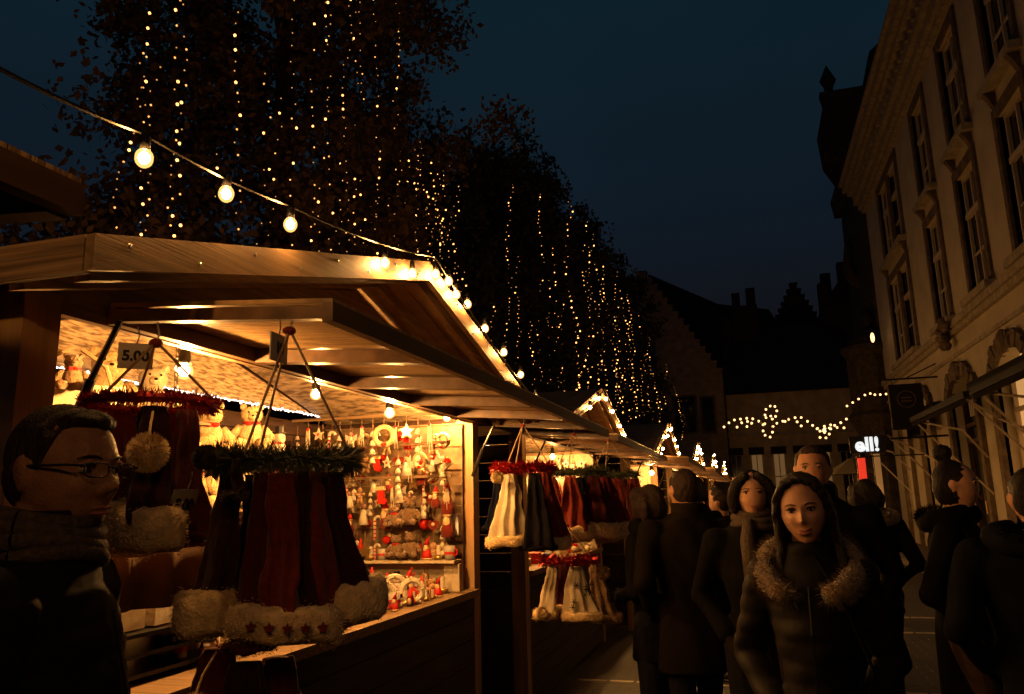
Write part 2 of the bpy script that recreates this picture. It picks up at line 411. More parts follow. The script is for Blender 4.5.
st6 = stall((-1.1, 24.0, 0), 3.1, 'farthest stall of the row below the stepped gable house', detail=False)
st0 = stall((-1.7, -1.66, 0), 3.35, 'dark unlit stall whose raised flap corner juts in at top left', detail=False)

# ---- festoon bulbs
def bulb_mesh(r, mt):
    m = MB().m(mt); m.sph((0, 0, 0), (r*.6, r*.6, r*.7), 8, 6); m.m(shellm); m.sph((0, 0, 0), (r, r, r*1.15), 12, 9); return m.mesh('bulb', True)
FB = bulb_mesh(.021, bulbmat); FBs = bulb_mesh(.027, farbulb)
sock = MB().m(black); sock.tube([(0, 0, .02), (0, 0, .055)], [.013, .011], 7); SOCK = sock.mesh('socket', True)
def festoon(pts, bulbs, label, drop=.04, big=False, group='festoon strings along the stall gables'):
    t = thing('festoon_light_string', pts[0], label, 'festoon lights', group)
    o = Vector(pts[0]); m = MB().m(black)
    ps = []
    for a, b in zip(pts[:-1], pts[1:]):
        a = Vector(a); b = Vector(b)
        for i in range(6): u = i/6; q = a.lerp(b, u); q.z -= 4*u*(1-u)*.02*(b-a).length; ps.append(q-o)
    ps.append(Vector(pts[-1])-o); m.tube(ps, .005, 5); m.build('cable', t)
    for b in bulbs:
        q = Vector(b)-o; bo = link('bulb', FBs if big else FB, t, q-Vector((0, 0, drop)))
        link('socket', SOCK, bo)
    return t
def gable_festoon(loc, W, label, n, big=False):
    h = W/2+SD; x = loc[0]+FR+.05; A = (x, loc[1]-h, EZ+.03); B = (x, loc[1], PZ+.03); C = (x, loc[1]+h, EZ+.03)
    bs = []
    for i in range(n):
        u = (i+.5)/n; y = loc[1]-h+2*h*u+R.uniform(-.09, .09); bs.append((x, y, PZ-(PZ-EZ)*abs(y-loc[1])/h+.01+R.uniform(-.05, .03)))
    return festoon([A, B, C], bs, label, big=big)
# stall 1 : string crosses from the dark stall over the eave up to the ridge, then down the far rake
b1 = [(-1.30, 1.375, 2.392), (-1.30, 1.675, 2.42), (-1.30, 1.985, 2.44), (-1.30, 2.64, 2.51), (-1.30, 2.90, 2.54), (-1.30, 3.16, 2.61), (-1.30, 3.32, 2.62), (-1.30, 3.58, 2.57), (-1.3, 3.85, 2.50), (-1.3, 4.18, 2.43), (-1.3, 4.52, 2.35), (-1.3, 4.85, 2.25), (-1.3, 3.42, 2.58)]
festoon([(-1.30, .25, 2.26), (-1.31, 1.0, 2.385), (-1.30, 1.36, 2.42), (-1.30, 1.98, 2.47), (-1.30, 3.15, 2.66), (-1.30, 4.98, 2.18)], b1, 'black cable with glowing round bulbs sagging over the nearest stall roof', drop=.03)
gable_festoon((-1.7, 7.5), 3.1, 'bulb string edging the gable of the second stall', 9)
gable_festoon((-1.45, 11.45), 3.1, 'bulb string edging the gable of the third stall', 10)
gable_festoon((-1.3, 15.6), 3.1, 'bulb string zigzagging on the gable of the fourth stall', 8, True)
gable_festoon((-1.2, 19.8), 3.1, 'bulb string on the gable of the fifth stall', 7, True)
festoon([(-1.3, -2.9, 2.2), (-1.3, -.95, 2.66), (-1.3, .24, 2.27)], [(-1.3, -2.7+.33*i, 2.24+.10*i if i < 6 else 2.70-.11*(i-5)) for i in range(9)], 'added bulb string out of view on the dark stall gable, lighting the man and hats')  # out-of-view string added to light the man and hats from the viewer's side
festoon([(-1.3, -.35, 2.50), (0, -.3, 2.45), (1.6, -.3, 2.75)], [(-.95+.36*i, -.35+.02*i, 2.47-.02*min(i, 3)) for i in range(5)], 'added unseen bulb string behind the viewer, fill light for the near hats and faces')  # unseen string added as front fill for the near hats and faces
gable_festoon((-1.1, 24.0), 3.1, 'bulb string on the gable of the farthest stall', 7, True)

# ---- hanging lamps inside the stalls
def lamp(loc, r, label, mt=lampmat):
    t = thing('hanging_lamp', loc, label, 'lamp', 'bare bulb lamps hanging in the stalls')
    m = MB().m(mt); m.sph((0, 0, 0), (r*.6, r*.6, r*.6), 10, 7); m.m(shellm); m.sph((0, 0, 0), (r, r, r*.97), 16, 11); m.build('bulb', t, True)
    m = MB().m(black); m.tube([(0, 0, r*.8), (0, 0, r*1.2), (0, 0, r*2.6), (0, 0, r*2.9)], [r*.72, r*.74, r*.55, r*.3], 12)
    m.build('socket', t, True)
    m = MB().m(black); m.tube([(0, 0, r*2.8), (.01, 0, r*2.8+.12)], .004, 5); m.build('cable', t)
    return t
lamp((-1.80, 2.15, 2.012), .030, 'largest bare bulb lamp under the reed ceiling beside the price card')
lamp((-1.83, 3.04, 2.045), .026, 'bare bulb lamp behind the cords of the pine garland ring')
lamp((-1.80, 3.73, 2.03), .030, 'glaring bare bulb lamp above the ornament wall')
lamp((-1.80, 4.55, 2.085), .028, 'bare bulb lamp tucked beside the far post of the nearest stall')
lamp((-2.0, 6.6, 2.02), .034, 'bare bulb lamp at the near end of the second stall')
lamp((-2.0, 8.1, 2.02), .034, 'bare bulb lamp at the far end of the second stall')
lamp((-1.55, 10.4, 1.93), .04, 'bare bulb lamp at the near end of the third stall', lamp2mat)
lamp((-1.45, 12.2, 1.95), .045, 'round bright bulb lamp hanging in the middle of the third stall', lamp2mat)
lamp((-1.4, 15.0, 1.9), .045, 'bare bulb lamp in the fourth stall above the heads', lamp2mat)
lamp((-1.3, 19.4, 1.9), .045, 'bare bulb lamp in the fifth stall', lamp2mat)
lamp((-1.2, 23.5, 1.9), .045, 'bare bulb lamp in the farthest stall', lamp2mat)
# ================================================================== goods
def furry(mb, c, r, n, ln, rnd=None):
    rnd = rnd or R; c = Vector(c)
    rr = r if isinstance(r, tuple) else (r, r, r)
    for _ in range(n):
        d = Vector((rnd.gauss(0, 1), rnd.gauss(0, 1), rnd.gauss(0, 1))).normalized()
        p = c+Vector((d.x*rr[0], d.y*rr[1], d.z*rr[2])); q = p+(d+Vector((rnd.gauss(0, .35), rnd.gauss(0, .35), rnd.gauss(0, .35)-.15))).normalized()*ln
        s_ = d.orthogonal().normalized()*ln*.12
        mb.add([p-s_, p+s_, q], [(0, 1, 2)])
PROTO = (-60, -40, 0)
protos = {}
def hang_cord(t, L=.06):
    m = MB().m(cord); m.tube([(0, 0, 0), (0, 0, L)], .0018, 4); m.build('cord', t)
def star_pts(r1, r2, n=5):
    return [((r1 if i % 2 == 0 else r2)*math.sin(PI*i/n), (r1 if i % 2 == 0 else r2)*math.cos(PI*i/n)) for i in range(2*n)]
def star_mesh(t, mt, r=.045, z=-.045, name='star', th=.012):
    m = MB().m(mt); m.prism([(x, y+z) for x, y in star_pts(r, r*.45)], -th/2, th/2, 1); return m.build(name, t)
def mk(kind):
    t = thing(kind, PROTO, 'x', 'ornament')
    b = MB()
    if kind == 'star_ornament': star_mesh(t, whitefelt); hang_cord(t); m = MB().m(red); m.sph((0, -.008, -.045), .010, 6, 5); m.build('bead', t); L = 'cream felt star'
    elif kind == 'gold_star': star_mesh(t, goldm); hang_cord(t); L = 'gold star'
    elif kind == 'heart_ornament':
        pts = [(.042*math.sin(a)**3*1.0, .0026*(13*math.cos(a)-5*math.cos(2*a)-2*math.cos(3*a)-math.cos(4*a))-.045) for a in [2*PI*i/24 for i in range(24)]]
        b.m(redfelt); b.prism(pts, -.008, .008, 1); b.build('heart', t); m = MB().m(whitefelt); m.sph((0, -.009, -.04), .012, 6, 5); m.build('button', t); hang_cord(t); L = 'red felt heart'
    elif kind == 'santa_ornament':
        b.m(redfelt); b.loft([(0, 0, -.15, .035, .025), (0, 0, -.11, .034, .025), (0, 0, -.07, .02, .016)], 10); b.build('body', t, True)
        b = MB().m(skin2); b.sph((0, 0, -.06), .02, 8, 6); b.build('head', t, True)
        b = MB().m(whitefur); b.sph((0, -.012, -.075), (.02, .012, .026), 8, 6); b.loft([(0, 0, -.05, .023, .023), (0, 0, -.042, .023, .023)], 10); b.build('beard', t, True)
        b = MB().m(red); b.loft([(0, 0, -.042, .02, .02), (.002, 0, -.015, .01, .01), (.004, 0, .002, .002, .002)], 10); b.build('hat', t, True); hang_cord(t); L = 'small red Santa figure'
    elif kind == 'candy_cane':
        pts = [(0, 0, -.14), (0, 0, -.03)]+[(.018-.018*math.cos(a), 0, -.03+.018*math.sin(a)) for a in [PI*i/6 for i in range(1, 7)]]
        for i in range(len(pts)-1):
            pass
        b.m(whitefelt); b.tube(pts, .008, 7); b.build('stick', t, True)
        m = MB().m(red)
        for i in range(5): z = -.13+i*.022; m.tube([(0, 0, z), (0.001, 0, z+.009)], .0085, 7)
        m.build('stripe', t, True); L = 'red and white candy cane'
    elif kind == 'stocking':
        b.m(red); b.prism([(-.02, 0), (-.02, -.07), (-.012, -.095), (.03, -.1), (.042, -.088), (.035, -.07), (.02, -.06), (.02, 0)], -.009, .009, 1); b.build('sock', t)
        m = MB().m(whitefur); m.box((0, 0, -.006), (.052, .026, .022)); furry(m, (0, 0, -.006), (.026, .013, .011), 40, .008); m.build('cuff', t); hang_cord(t); L = 'red stocking with white cuff'
    elif kind == 'gingerbread_man':
        b.m(tanp); b.sph((0, 0, -.025), (.02, .008, .02), 9, 6); b.sph((0, 0, -.068), (.022, .009, .03), 9, 6)
        for s_ in (-1, 1):
            b.tube([(s_*.012, 0, -.055), (s_*.04, 0, -.05)], [.010, .009], 7); b.tube([(s_*.01, 0, -.085), (s_*.02, 0, -.122)], [.012, .010], 7)
        b.build('body', t, True); m = MB().m(whitefelt)
        for z in (-.055, -.07): m.sph((0, -.009, z), .004, 5, 4)
        for s_ in (-1, 1): m.sph((s_*.007, -.008, -.02), .003, 5, 4)
        m.build('icing', t); hang_cord(t); L = 'gingerbread man'
    elif kind == 'angel_ornament':
        b.m(whitefelt); b.loft([(0, 0, -.13, .034, .03), (0, 0, -.05, .010, .010)], 10); b.build('robe', t, True)
        b = MB().m(skin2); b.sph((0, 0, -.035), .015, 8, 6); b.build('head', t, True)
        for s_ in (-1, 1):
            b = MB().m(paper); b.prism([(s_*.006, -.055), (s_*.045, -.035), (s_*.04, -.08), (s_*.01, -.075)][::s_], .008, .012, 1); b.build('wing', t)
        hang_cord(t); L = 'white angel'
    elif kind == 'wreath_ornament':
        pts = [(.05*math.cos(a), 0, -.05+.05*math.sin(a)) for a in [2*PI*i/16 for i in range(17)]]
        b.m(whitefur); b.tube(pts, .014, 7, False); b.build('ring', t, True)
        m = MB().m(red); m.sph((0, -.014, -.098), (.018, .008, .012), 7, 5); m.build('bow', t, True); hang_cord(t); L = 'white wreath with red bow'
    elif kind == 'bell_string':
        b.m(whitefelt)
        for i in range(4): b.loft([(0, 0, -.03-i*.05, .003, .003), (0, 0, -.038-i*.05, .012, .012), (0, 0, -.062-i*.05, .019, .019)], 9)
        b.build('bell', t, True); m = MB().m(cord); m.tube([(0, 0, .05), (0, 0, -.2)], .002, 4); m.build('cord', t); L = 'string of white bells'
    elif kind == 'icicle_tassel':
        b.m(whitefelt)
        for i in range(5): x = (i-2)*.009; b.tube([(x*.4, 0, 0), (x, R.uniform(-.005, .005), -R.uniform(.1, .17))], [.004, .0012], 5)
        b.build('strand', t); m = MB().m(red); m.sph((0, 0, 0), .011, 6, 5); m.build('knot', t); hang_cord(t); L = 'white tassel with red knot'
    elif kind == 'bauble':
        b.m(mat('red_gloss', (.42, .015, .01), .15)); b.sph((0, 0, -.035), .032, 12, 9); b.build('ball', t, True); m = MB().m(goldm); m.tube([(0, 0, -.006), (0, 0, .006)], .008, 7); m.build('cap', t); hang_cord(t); L = 'glossy red bauble'
    elif kind in ('snowman_figurine', 'white_teddy_bear', 'brown_teddy_bear', 'santa_figurine', 'gnome_figurine'):
        pass
    t['label'] = L; protos[kind] = (reg(t), L); return t
HK = ['star_ornament', 'gold_star', 'heart_ornament', 'santa_ornament', 'candy_cane', 'stocking', 'gingerbread_man', 'angel_ornament', 'wreath_ornament', 'bell_string', 'icicle_tassel', 'bauble']
for k_ in HK: mk(k_)
def fig(kind):
    t = thing(kind, PROTO, 'x', 'figurine'); b = MB()
    if kind == 'snowman_figurine':
        b.m(whitefelt); b.sph((0, 0, .035), .036, 10, 7); b.sph((0, 0, .085), .026, 10, 7); b.build('body', t, True)
        m = MB().m(red); m.tube([(-.02, 0, .064), (0, -.022, .064), (.02, 0, .064), (0, .022, .064), (-.02, 0, .064)], .006, 5); m.build('scarf', t)
        m = MB().m(black); m.tube([(0, 0, .105), (0, 0, .135)], .017, 9); m.tube([(0, 0, .104), (0, 0, .108)], .028, 9); m.build('hat', t); L = 'white snowman figurine in black hat'
    elif kind == 'santa_figurine':
        b.m(red); b.loft([(0, 0, 0, .036, .03), (0, 0, .03, .038, .032), (0, 0, .08, .02, .018)], 10); b.build('body', t, True)
        m = MB().m(skin2); m.sph((0, 0, .09), .02, 8, 6); m.build('head', t, True)
        m = MB().m(whitefur); m.sph((0, -.014, .075), (.02, .012, .024), 8, 6); m.loft([(0, 0, .0, .039, .033), (0, 0, .01, .039, .033)], 10); m.build('beard', t, True)
        m = MB().m(red); m.loft([(0, 0, .1, .021, .021), (.006, 0, .13, .011, .011), (.018, 0, .145, .004, .004)], 9); m.sph((.02, 0, .148), .007, 6, 5); m.build('hat', t, True); L = 'red Santa figurine with white beard'
    elif kind == 'gnome_figurine':
        b.m(scarfm); b.loft([(0, 0, 0, .03, .028), (0, 0, .05, .026, .024), (0, 0, .06, .01, .01)], 9); b.build('body', t, True)
        m = MB().m(red); m.loft([(0, 0, .05, .03, .03), (0, 0, .09, .016, .016), (0, 0, .14, .002, .002)], 9); m.build('hat', t, True)
        m = MB().m(whitefur); m.sph((0, -.022, .035), (.018, .012, .028), 8, 6); m.build('beard', t, True); L = 'gnome figurine in pointed red hat'
    elif kind == 'candle_holder':
        b.m(goldm); b.loft([(0, 0, 0, .03, .03), (0, 0, .02, .034, .034), (0, 0, .03, .02, .02)], 10); b.build('dish', t, True); m = MB().m(whitefelt); m.tube([(0, 0, .02), (0, 0, .09)], .014, 9); m.build('candle', t); L = 'gold candle holder with cream candle'
    elif kind == 'mug':
        b.m(paper); b.loft([(0, 0, 0, .032, .032), (0, 0, .08, .034, .034)], 12); b.build('cup', t, True)
        m = MB().m(red); m.tube([(.034, 0, .065), (.052, 0, .055), (.052, 0, .03), (.034, 0, .02)], .005, 5); m.loft([(0, 0, .03, .0342, .0342), (0, 0, .045, .0348, .0348)], 12); m.build('handle', t); L = 'white mug with a red band'
    elif kind == 'wooden_reindeer':
        b.m(tanp); b.sph((0, 0, .06), (.032, .016, .018), 8, 6); b.sph((-.035, 0, .098), (.016, .01, .011), 8, 6); b.tube([(-.022, 0, .065), (-.03, 0, .095)], .009, 6)
        for x in (-.02, .02):
            for y in (-.009, .009): b.tube([(x, y, .055), (x*1.15, y, 0)], [.006, .004], 5)
        b.build('body', t, True); m = MB().m(darkwood)
        for s_ in (-1, 1): m.tube([(-.03, s_*.005, .105), (-.028, s_*.02, .13), (-.035, s_*.022, .145)], .0025, 4)
        m.build('antler', t); L = 'wooden reindeer figurine'
    t['label'] = L; protos[kind] = (reg(t), L); return t
FK = ['snowman_figurine', 'santa_figurine', 'gnome_figurine', 'candle_holder', 'mug', 'wooden_reindeer']
for k_ in FK: fig(k_)
def bear(loc, s, fur, label, rz=0, ribbon=True, group=None, kind='teddy_bear'):
    t = thing(kind, loc, label, 'plush toy', group, rz)
    b = MB().m(fur); b.sph((0, 0, .10*s), (.085*s, .07*s, .10*s), 12, 8); b.sph((0, -.01*s, .235*s), (.07*s, .062*s, .062*s), 12, 8); b.sph((0, -.065*s, .22*s), (.03*s, .025*s, .024*s), 8, 6)
    for e in (-1, 1):
        b.sph((e*.055*s, 0, .29*s), (.024*s, .014*s, .024*s), 8, 6); b.tube([(e*.07*s, 0, .15*s), (e*.12*s, -.03*s, .09*s)], [.032*s, .028*s], 9); b.sph((e*.122*s, -.032*s, .085*s), .03*s, 8, 6)
        b.tube([(e*.05*s, -.03*s, .04*s), (e*.085*s, -.12*s, .03*s)], [.04*s, .035*s], 9); b.sph((e*.088*s, -.125*s, .035*s), .038*s, 8, 6)
    furry(b, (0, 0, .10*s), (.085*s, .07*s, .10*s), 250, .014*s); furry(b, (0, -.01*s, .235*s), (.07*s, .062*s, .062*s), 220, .012*s)
    b.build('body', t, True)
    m = MB().m(eyeb)
    for e in (-1, 1): m.sph((e*.026*s, -.066*s, .25*s), .007*s, 7, 5)
    m.sph((0, -.09*s, .225*s), (.010*s, .006*s, .007*s), 7, 5); m.build('face', t, True)
    if ribbon:
        m = MB().m(red); m.loft([(0, 0, .175*s, .058*s, .054*s), (0, 0, .19*s, .056*s, .052*s)], 12); m.sph((.02*s, -.06*s, .175*s), (.024*s, .008*s, .014*s), 7, 5); m.sph((-.02*s, -.06*s, .175*s), (.024*s, .008*s, .014*s), 7, 5); m.build('ribbon', t, True)
    return t
def put(kind, loc, label, cat, group, rz=0, sc=1.0):
    t = copy_tree(protos[kind][0], loc, label, group, rz, sc); t['category'] = cat; return t

# --- ornament wall on the far side wall of the nearest stall (plane y = 4.70), seven rows
WY = 4.66
rails = MB().m(wood)
rows = [2.00, 1.875, 1.745, 1.615, 1.48, 1.35]
cats = {'star_ornament': 'star', 'gold_star': 'star', 'heart_ornament': 'heart', 'santa_ornament': 'santa figure', 'candy_cane': 'candy cane', 'stocking': 'stocking', 'gingerbread_man': 'gingerbread man', 'angel_ornament': 'angel', 'wreath_ornament': 'wreath', 'bell_string': 'bells', 'icicle_tassel': 'tassel', 'bauble': 'bauble'}
board = thing('display_board', (-2.24, WY+.05, 1.2), 'pale board covered with hanging ornaments at the far end of the nearest stall', 'display board')
bm = MB().m(mat('display_cloth', (.17, .11, .06), .9, noise_s=14, amt=.6)); bm.b2((-.5, 0, -.18), (.48, .02, .86)); bm.build('panel', board)
for z in rows:
    m = MB().m(cord); m.tube([(-.5, -.02, z+.062-1.2), (.48, -.02, z+.058-1.2)], .003, 5); m.build('rail', board)
N = 12
for ri, z in enumerate(rows):
    for ci in range(N):
        if ri >= 4 and ci in (7, 8): continue     # brown bears hang here
        kd = HK[(ci*5+ri*3+R.randrange(4)) % 12]
        x = -2.70+ci*.078+R.uniform(-.022, .022)
        put(kd, (x, WY-.035-R.uniform(0, .07), z+R.uniform(-.035, .03)), protos[kd][1]+', %s from left in the %s row of the board' % (ORD[ci], ORD[ri]), cats[kd], 'ornaments on the board of the nearest stall', R.uniform(-.5, .5), R.uniform(.7, 1.2))
# a nearer front curtain of ornaments hanging from the far end rod
seqs = [['bell_string', 'icicle_tassel', 'star_ornament', 'candy_cane', 'bell_string', 'angel_ornament', 'icicle_tassel', 'bell_string', 'wreath_ornament', 'icicle_tassel', 'gold_star', 'bell_string', 'icicle_tassel'],
        ['icicle_tassel', 'santa_ornament', 'bell_string', 'heart_ornament', 'icicle_tassel', 'gingerbread_man', 'stocking', 'star_ornament', 'bell_string', 'icicle_tassel', 'wreath_ornament', 'angel_ornament', 'bell_string'],
        ['santa_ornament', 'icicle_tassel', 'wreath_ornament', 'angel_ornament', 'gingerbread_man', 'bell_string', 'stocking', 'icicle_tassel', 'star_ornament', 'heart_ornament', 'bell_string', 'santa_ornament', 'icicle_tassel']]
for rj, (ry_, rz_, nm_) in enumerate(((4.25, 2.02, 'front'), (4.45, 1.86, 'middle'), (4.52, 1.66, 'rear'))):
    tag(MB().m(woodx).b2((-2.72, ry_-.005, rz_+.055), (-1.76, ry_+.012, rz_+.072)).build('hanging_rod'), 'thin wooden %s rod carrying a row of ornaments inside the nearest stall' % nm_, 'rod')
    for ci in range(13):
        if rj == 2 and ci in (8, 9): continue
        kd = seqs[rj][ci]
        put(kd, (-2.68+ci*.074, ry_, rz_+R.uniform(-.012, .012)), protos[kd][1]+', %s from left on the %s rod' % (ORD[ci], nm_), cats[kd], 'ornaments on the rods of the nearest stall', R.uniform(-.4, .4), R.uniform(.75, 1.1))
for rj, z in enumerate((1.66, 1.52, 1.38)):
    tag(MB().m(wood).b2((-2.70, 3.55, z+.055), (-2.685, 4.6, z+.07)).build('hanging_rod'), 'thin wooden %s rod along the back wall of the nearest stall' % ['top', 'middle', 'bottom'][rj], 'rod')
    for ci in range(11):
        kd = HK[(ci*7+rj*5+R.randrange(3)) % 12]
        put(kd, (-2.66, 3.6+ci*.092, z), protos[kd][1]+', %s from near end, %s back wall rod' % (ORD[ci], ['top', 'middle', 'bottom'][rj]), cats[kd], 'ornaments along the back wall of the nearest stall', .8+R.uniform(-.4, .4), R.uniform(.9, 1.2))
# brown plush bears in the middle of the wall
for i, (x, z, s_) in enumerate(((-2.16, 1.42, .45), (-2.06, 1.43, .56), (-2.15, 1.235, .45), (-2.05, 1.235, .5))):
    bear((x, WY-.10, z), s_, brownplush, ['brown plush bear, upper left of the four bears among the ornaments', 'largest brown plush bear, upper right of the four bears among the ornaments', 'brown plush bear, lower left of the four bears among the ornaments', 'smallest brown plush bear, lower right of the four bears among the ornaments'][i], 0.1, i % 2 == 0)
# stepped shelf unit on the counter's far end with figurines
sh = thing('display_shelf', (-2.05, 4.42, 1.03), 'stepped cream display shelf full of little figurines', 'shelf')
m = MB().m(cream); m.b2((-.42, .10, .17), (.3, .26, .185)); m.build('upper_shelf', sh)
m = MB().m(cream); m.b2((-.42, .24, .0), (.3, .26, .168)); m.build('riser', sh)
for j, (yy, zz, n) in enumerate(((4.60, 1.218, 9), (4.47, 1.033, 9), (4.33, 1.033, 9), (4.19, 1.033, 8))):
    for ci in range(n):
        kd = FK[(ci*2+j*3+R.randrange(3)) % 6]
        put(kd, (-2.42+ci*.077, yy+R.uniform(-.01, .01), zz), protos[kd][1]+', %s from left %s' % (ORD[ci], ['on the cream shelf', 'in the back counter row', 'in the middle counter row', 'in the front counter row'][j]), protos[kd][0]['category'], 'figurines on the shelf and counter of the nearest stall', R.uniform(-.6, .6), R.uniform(.8, 1.1))
# rows along the counter towards the viewer
for ri, xx in enumerate((-1.80, -1.90, -2.0)):
    for ci in range(12):
        kd = FK[(ci*5+ri+R.randrange(3)) % 6]
        put(kd, (xx+R.uniform(-.01, .01), 2.35+ci*.145+R.uniform(-.02, .02), 1.033), protos[kd][1]+', %s from near end, %s row along counter' % (ORD[ci], ['front', 'middle', 'back'][ri]), protos[kd][0]['category'], 'figurines along the counter of the nearest stall', R.uniform(.2, 1.2), R.uniform(.8, 1.05))
for ri in range(4):
    for ci in range(7):
        kd = FK[(ci*3+ri*2+R.randrange(4)) % 6]
        put(kd, (-1.76-.062*ri+R.uniform(-.008, .008), 3.72+ci*.098+R.uniform(-.012, .012), 1.034), protos[kd][1]+', %s from near end, %s crowded line' % (ORD[ci], ORD[ri]), protos[kd][0]['category'], 'small figurines crowded on the far counter end', R.uniform(-.4, 1.2), R.uniform(.5, .72))
# round biscuit tins / wreath rings and boxes
for i, (x, y, z) in enumerate(((-1.78, 3.98, 1.10), (-1.93, 4.08, 1.11), (-1.84, 3.76, 1.10))):
    t = thing('wreath_ring', (x, y, z), ['pale dried flower ring nearest the post on the counter', 'pale dried flower ring leaning behind the others', 'pale dried flower ring closest to the red hats'][i], 'wreath', 'dried rings on the counter', .5)
    m = MB().m(whitefelt); m.tube([(.055*math.cos(a), 0, .055*math.sin(a)) for a in [2*PI*q/18 for q in range(19)]], .016, 7, False)
    for q in range(60):
        a = R.uniform(0, 2*PI); c = (.055*math.cos(a), 0, .055*math.sin(a)); m.sph((c[0]+R.gauss(0, .01), R.gauss(0, .012), c[2]+R.gauss(0, .01)), .007, 5, 4)
    m.build('ring', t); m = MB().m(red); m.sph((0, -.015, -.055), (.02, .01, .012), 7, 5); m.build('bow', t)
def carton(loc, d, mt, label, rz=0, nm='gift_box', rib=None):
    t = thing(nm, loc, label, 'box', None, rz); m = MB().m(mt); m.box((0, 0, d[2]/2), d); m.build('body', t)
    m = MB().m(rib or goldm); m.box((0, 0, d[2]/2), (d[0]*.14, d[1]+.003, d[2]+.003)); m.build('ribbon', t); return t
carton((-1.79, 4.62, 1.031), (.10, .07, .16), cream, 'tall cream box standing against the far post', 0, rib=cream)
carton((-1.90, 4.52, 1.031), (.07, .06, .08), cream, 'short cream box left of the tall cream box', .2, rib=red)
carton((-1.80, 4.64, 1.36), (.09, .05, .13), mat('white_card_bright', (.75, .75, .75), .4), 'bright white card box hanging beside the far post', 0, rib=paper)
for i, z in enumerate((1.48, 1.62)):
    put('santa_ornament', (-1.80, 4.55, z+.06), ['red Santa ornament hanging lower beside the far post', 'red Santa ornament hanging upper beside the far post'][i], 'santa figure', 'Santas beside the far post', 0, 1.25)
# white elongated plush / star by the post
m = thing('plush_star', (-1.86, 4.55, 1.86), 'long cream plush star hanging beside the far post', 'plush toy')
star_mesh(m, cream, .10, -.09, 'star', .03); hang_cord(m, .15)

# --- back wall shelf: white bears, snowmen, printed towels
bw = -2.60
bear((bw+.12, 3.16, 1.80), .85, whitefur, 'white plush bear with red ribbon, top of the plush pile', .9)
bear((bw+.20, 3.38, 1.84), .75, whitefur, 'white plush bear sitting right of the hanging chain', .7)
bear((bw+.15, 3.02, 1.55), .9, whitefur, 'white plush bear in the middle of the plush pile', .8)
bear((bw+.22, 3.28, 1.60), .8, cream, 'cream plush bear below the chain', .6, False)
bear((bw+.20, 3.12, 1.33), .9, cream, 'cream plush bear low in the plush pile', .9)
bear((bw+.02, 2.62, 1.93), 1.0, whitefur, 'large white plush bear behind the first hat ring', .9, False)
bear((bw+.02, 2.88, 1.93), .9, cream, 'cream plush bear head beside the bulb lamp', .9, False)
hs = thing('plush_shelf', (bw, 3.3, 1.3), 'narrow shelf rack that carries the white plush toys', 'shelf')
for z, y0, y1 in ((.0, -.5, .35), (.24, -.5, .35), (.49, -.45, .35), (.62, -.9, -.36)):
    m = MB().m(wood); m.b2((-.02, y0, z), (.3, y1, z+.012)); m.build('board', hs)
for i, (y, z, kd) in enumerate(((3.45, 1.553, 'snowman_figurine'), (3.52, 1.313, 'santa_figurine'), (2.95, 1.313, 'gnome_figurine'), (3.55, 1.553, 'santa_figurine'), (2.86, 1.553, 'snowman_figurine'), (3.6, 1.803, 'snowman_figurine'))):
    put(kd, (bw+.22, y, z), protos[kd][1]+[' at the right end of the plush rack', ' below the snowman on the plush rack', ' low at the left end of the plush rack', ' at the far right end of the plush rack', ' at the left end of the plush rack', ' on the top board of the plush rack'][i], 'figurine', 'figurines on the plush rack', .9, 1.3)
# printed cream cushions with red santa shapes
for i, (x, y, z) in enumerate(((-2.15, 2.60, 1.40), (-2.1, 2.85, 1.20), (-2.35, 3.72, 1.62), (-2.05, 2.42, 1.05))):
    t = thing('printed_cushion', (x, y, z), ['cream cushion with red hat print seen between the two hat rings', 'cream cushion with red print low behind the pine garland ring', 'long cream cushion with small red print above the pine garland', 'cream cushion lying beside the black racks'][i], 'cushion', 'printed cushions in the nearest stall', .75)
    sx = .30 if i == 2 else .22
    m = MB().m(cream); m.sph((0, 0, 0), (sx*.62, .05, .13), 16, 10)
    for (a, b) in ((-1, -1), (-1, 1), (1, -1), (1, 1)): m.sph((a*sx*.42, 0, b*.075), (sx*.2, .03, .045), 10, 7)
    m.build('pillow', t, True)
    m = MB().m(red)
    for q in range(5):
        cx_ = (q-2)*sx*.2; cz = .02*((q % 2)*2-1)-.0; m.prism([(cx_-.016, cz-.012), (cx_+.018, cz-.012), (cx_+.004, cz+.022)], -.054, -.048, 1)
    m.build('print', t)
# hanging cream bag and little plush at the far left
t = thing('cloth_bag', (-2.25, 2.13, 1.80), 'plain cream cloth bag hanging open behind the left post', 'bag', None, .85)
m = MB().m(cream); m.loft([(0, 0, -.22, .19, .05), (0, 0, 0.0, .18, .06), (0, 0, .19, .17, .03)], 24); m.build('pouch', t, True)
for e in (-1, 1):
    m = MB().m(cord); m.tube([(e*.13, -.02, .17), (e*.1, -.02, .26), (e*.02, 0, .32)], .008, 6); m.build('handle', t)
bear((-2.2, 2.08, 1.96), .42, brownplush, 'small brown plush animal peeking out of the cloth bag', .85)
# black racks beneath
t = thing('wire_rack', (-1.95, 2.25, 1.031), 'low black wire rack on the counter at the left', 'rack')
for z in (.02, .08, .14):
    m = MB().m(black); m.b2((-.12, -.25, z), (.12, .3, z+.012)); m.build('tray', t)
for (a, b) in ((-.12, -.25), (.12, -.25), (-.12, .3), (.12, .3)):
    m = MB().m(black); m.tube([(a, b, 0), (a, b, .16)], .006, 5); m.build('rod', t)
for i in range(4):
    carton((-1.95, 2.07+i*.14, 1.19), (.16, .11, .06), [cream, whitefelt, cream, paper][i], ORD[i].capitalize()+' pale folded cloth bundle from the near end on the black wire rack', .1*i, 'cloth_bundle', red)
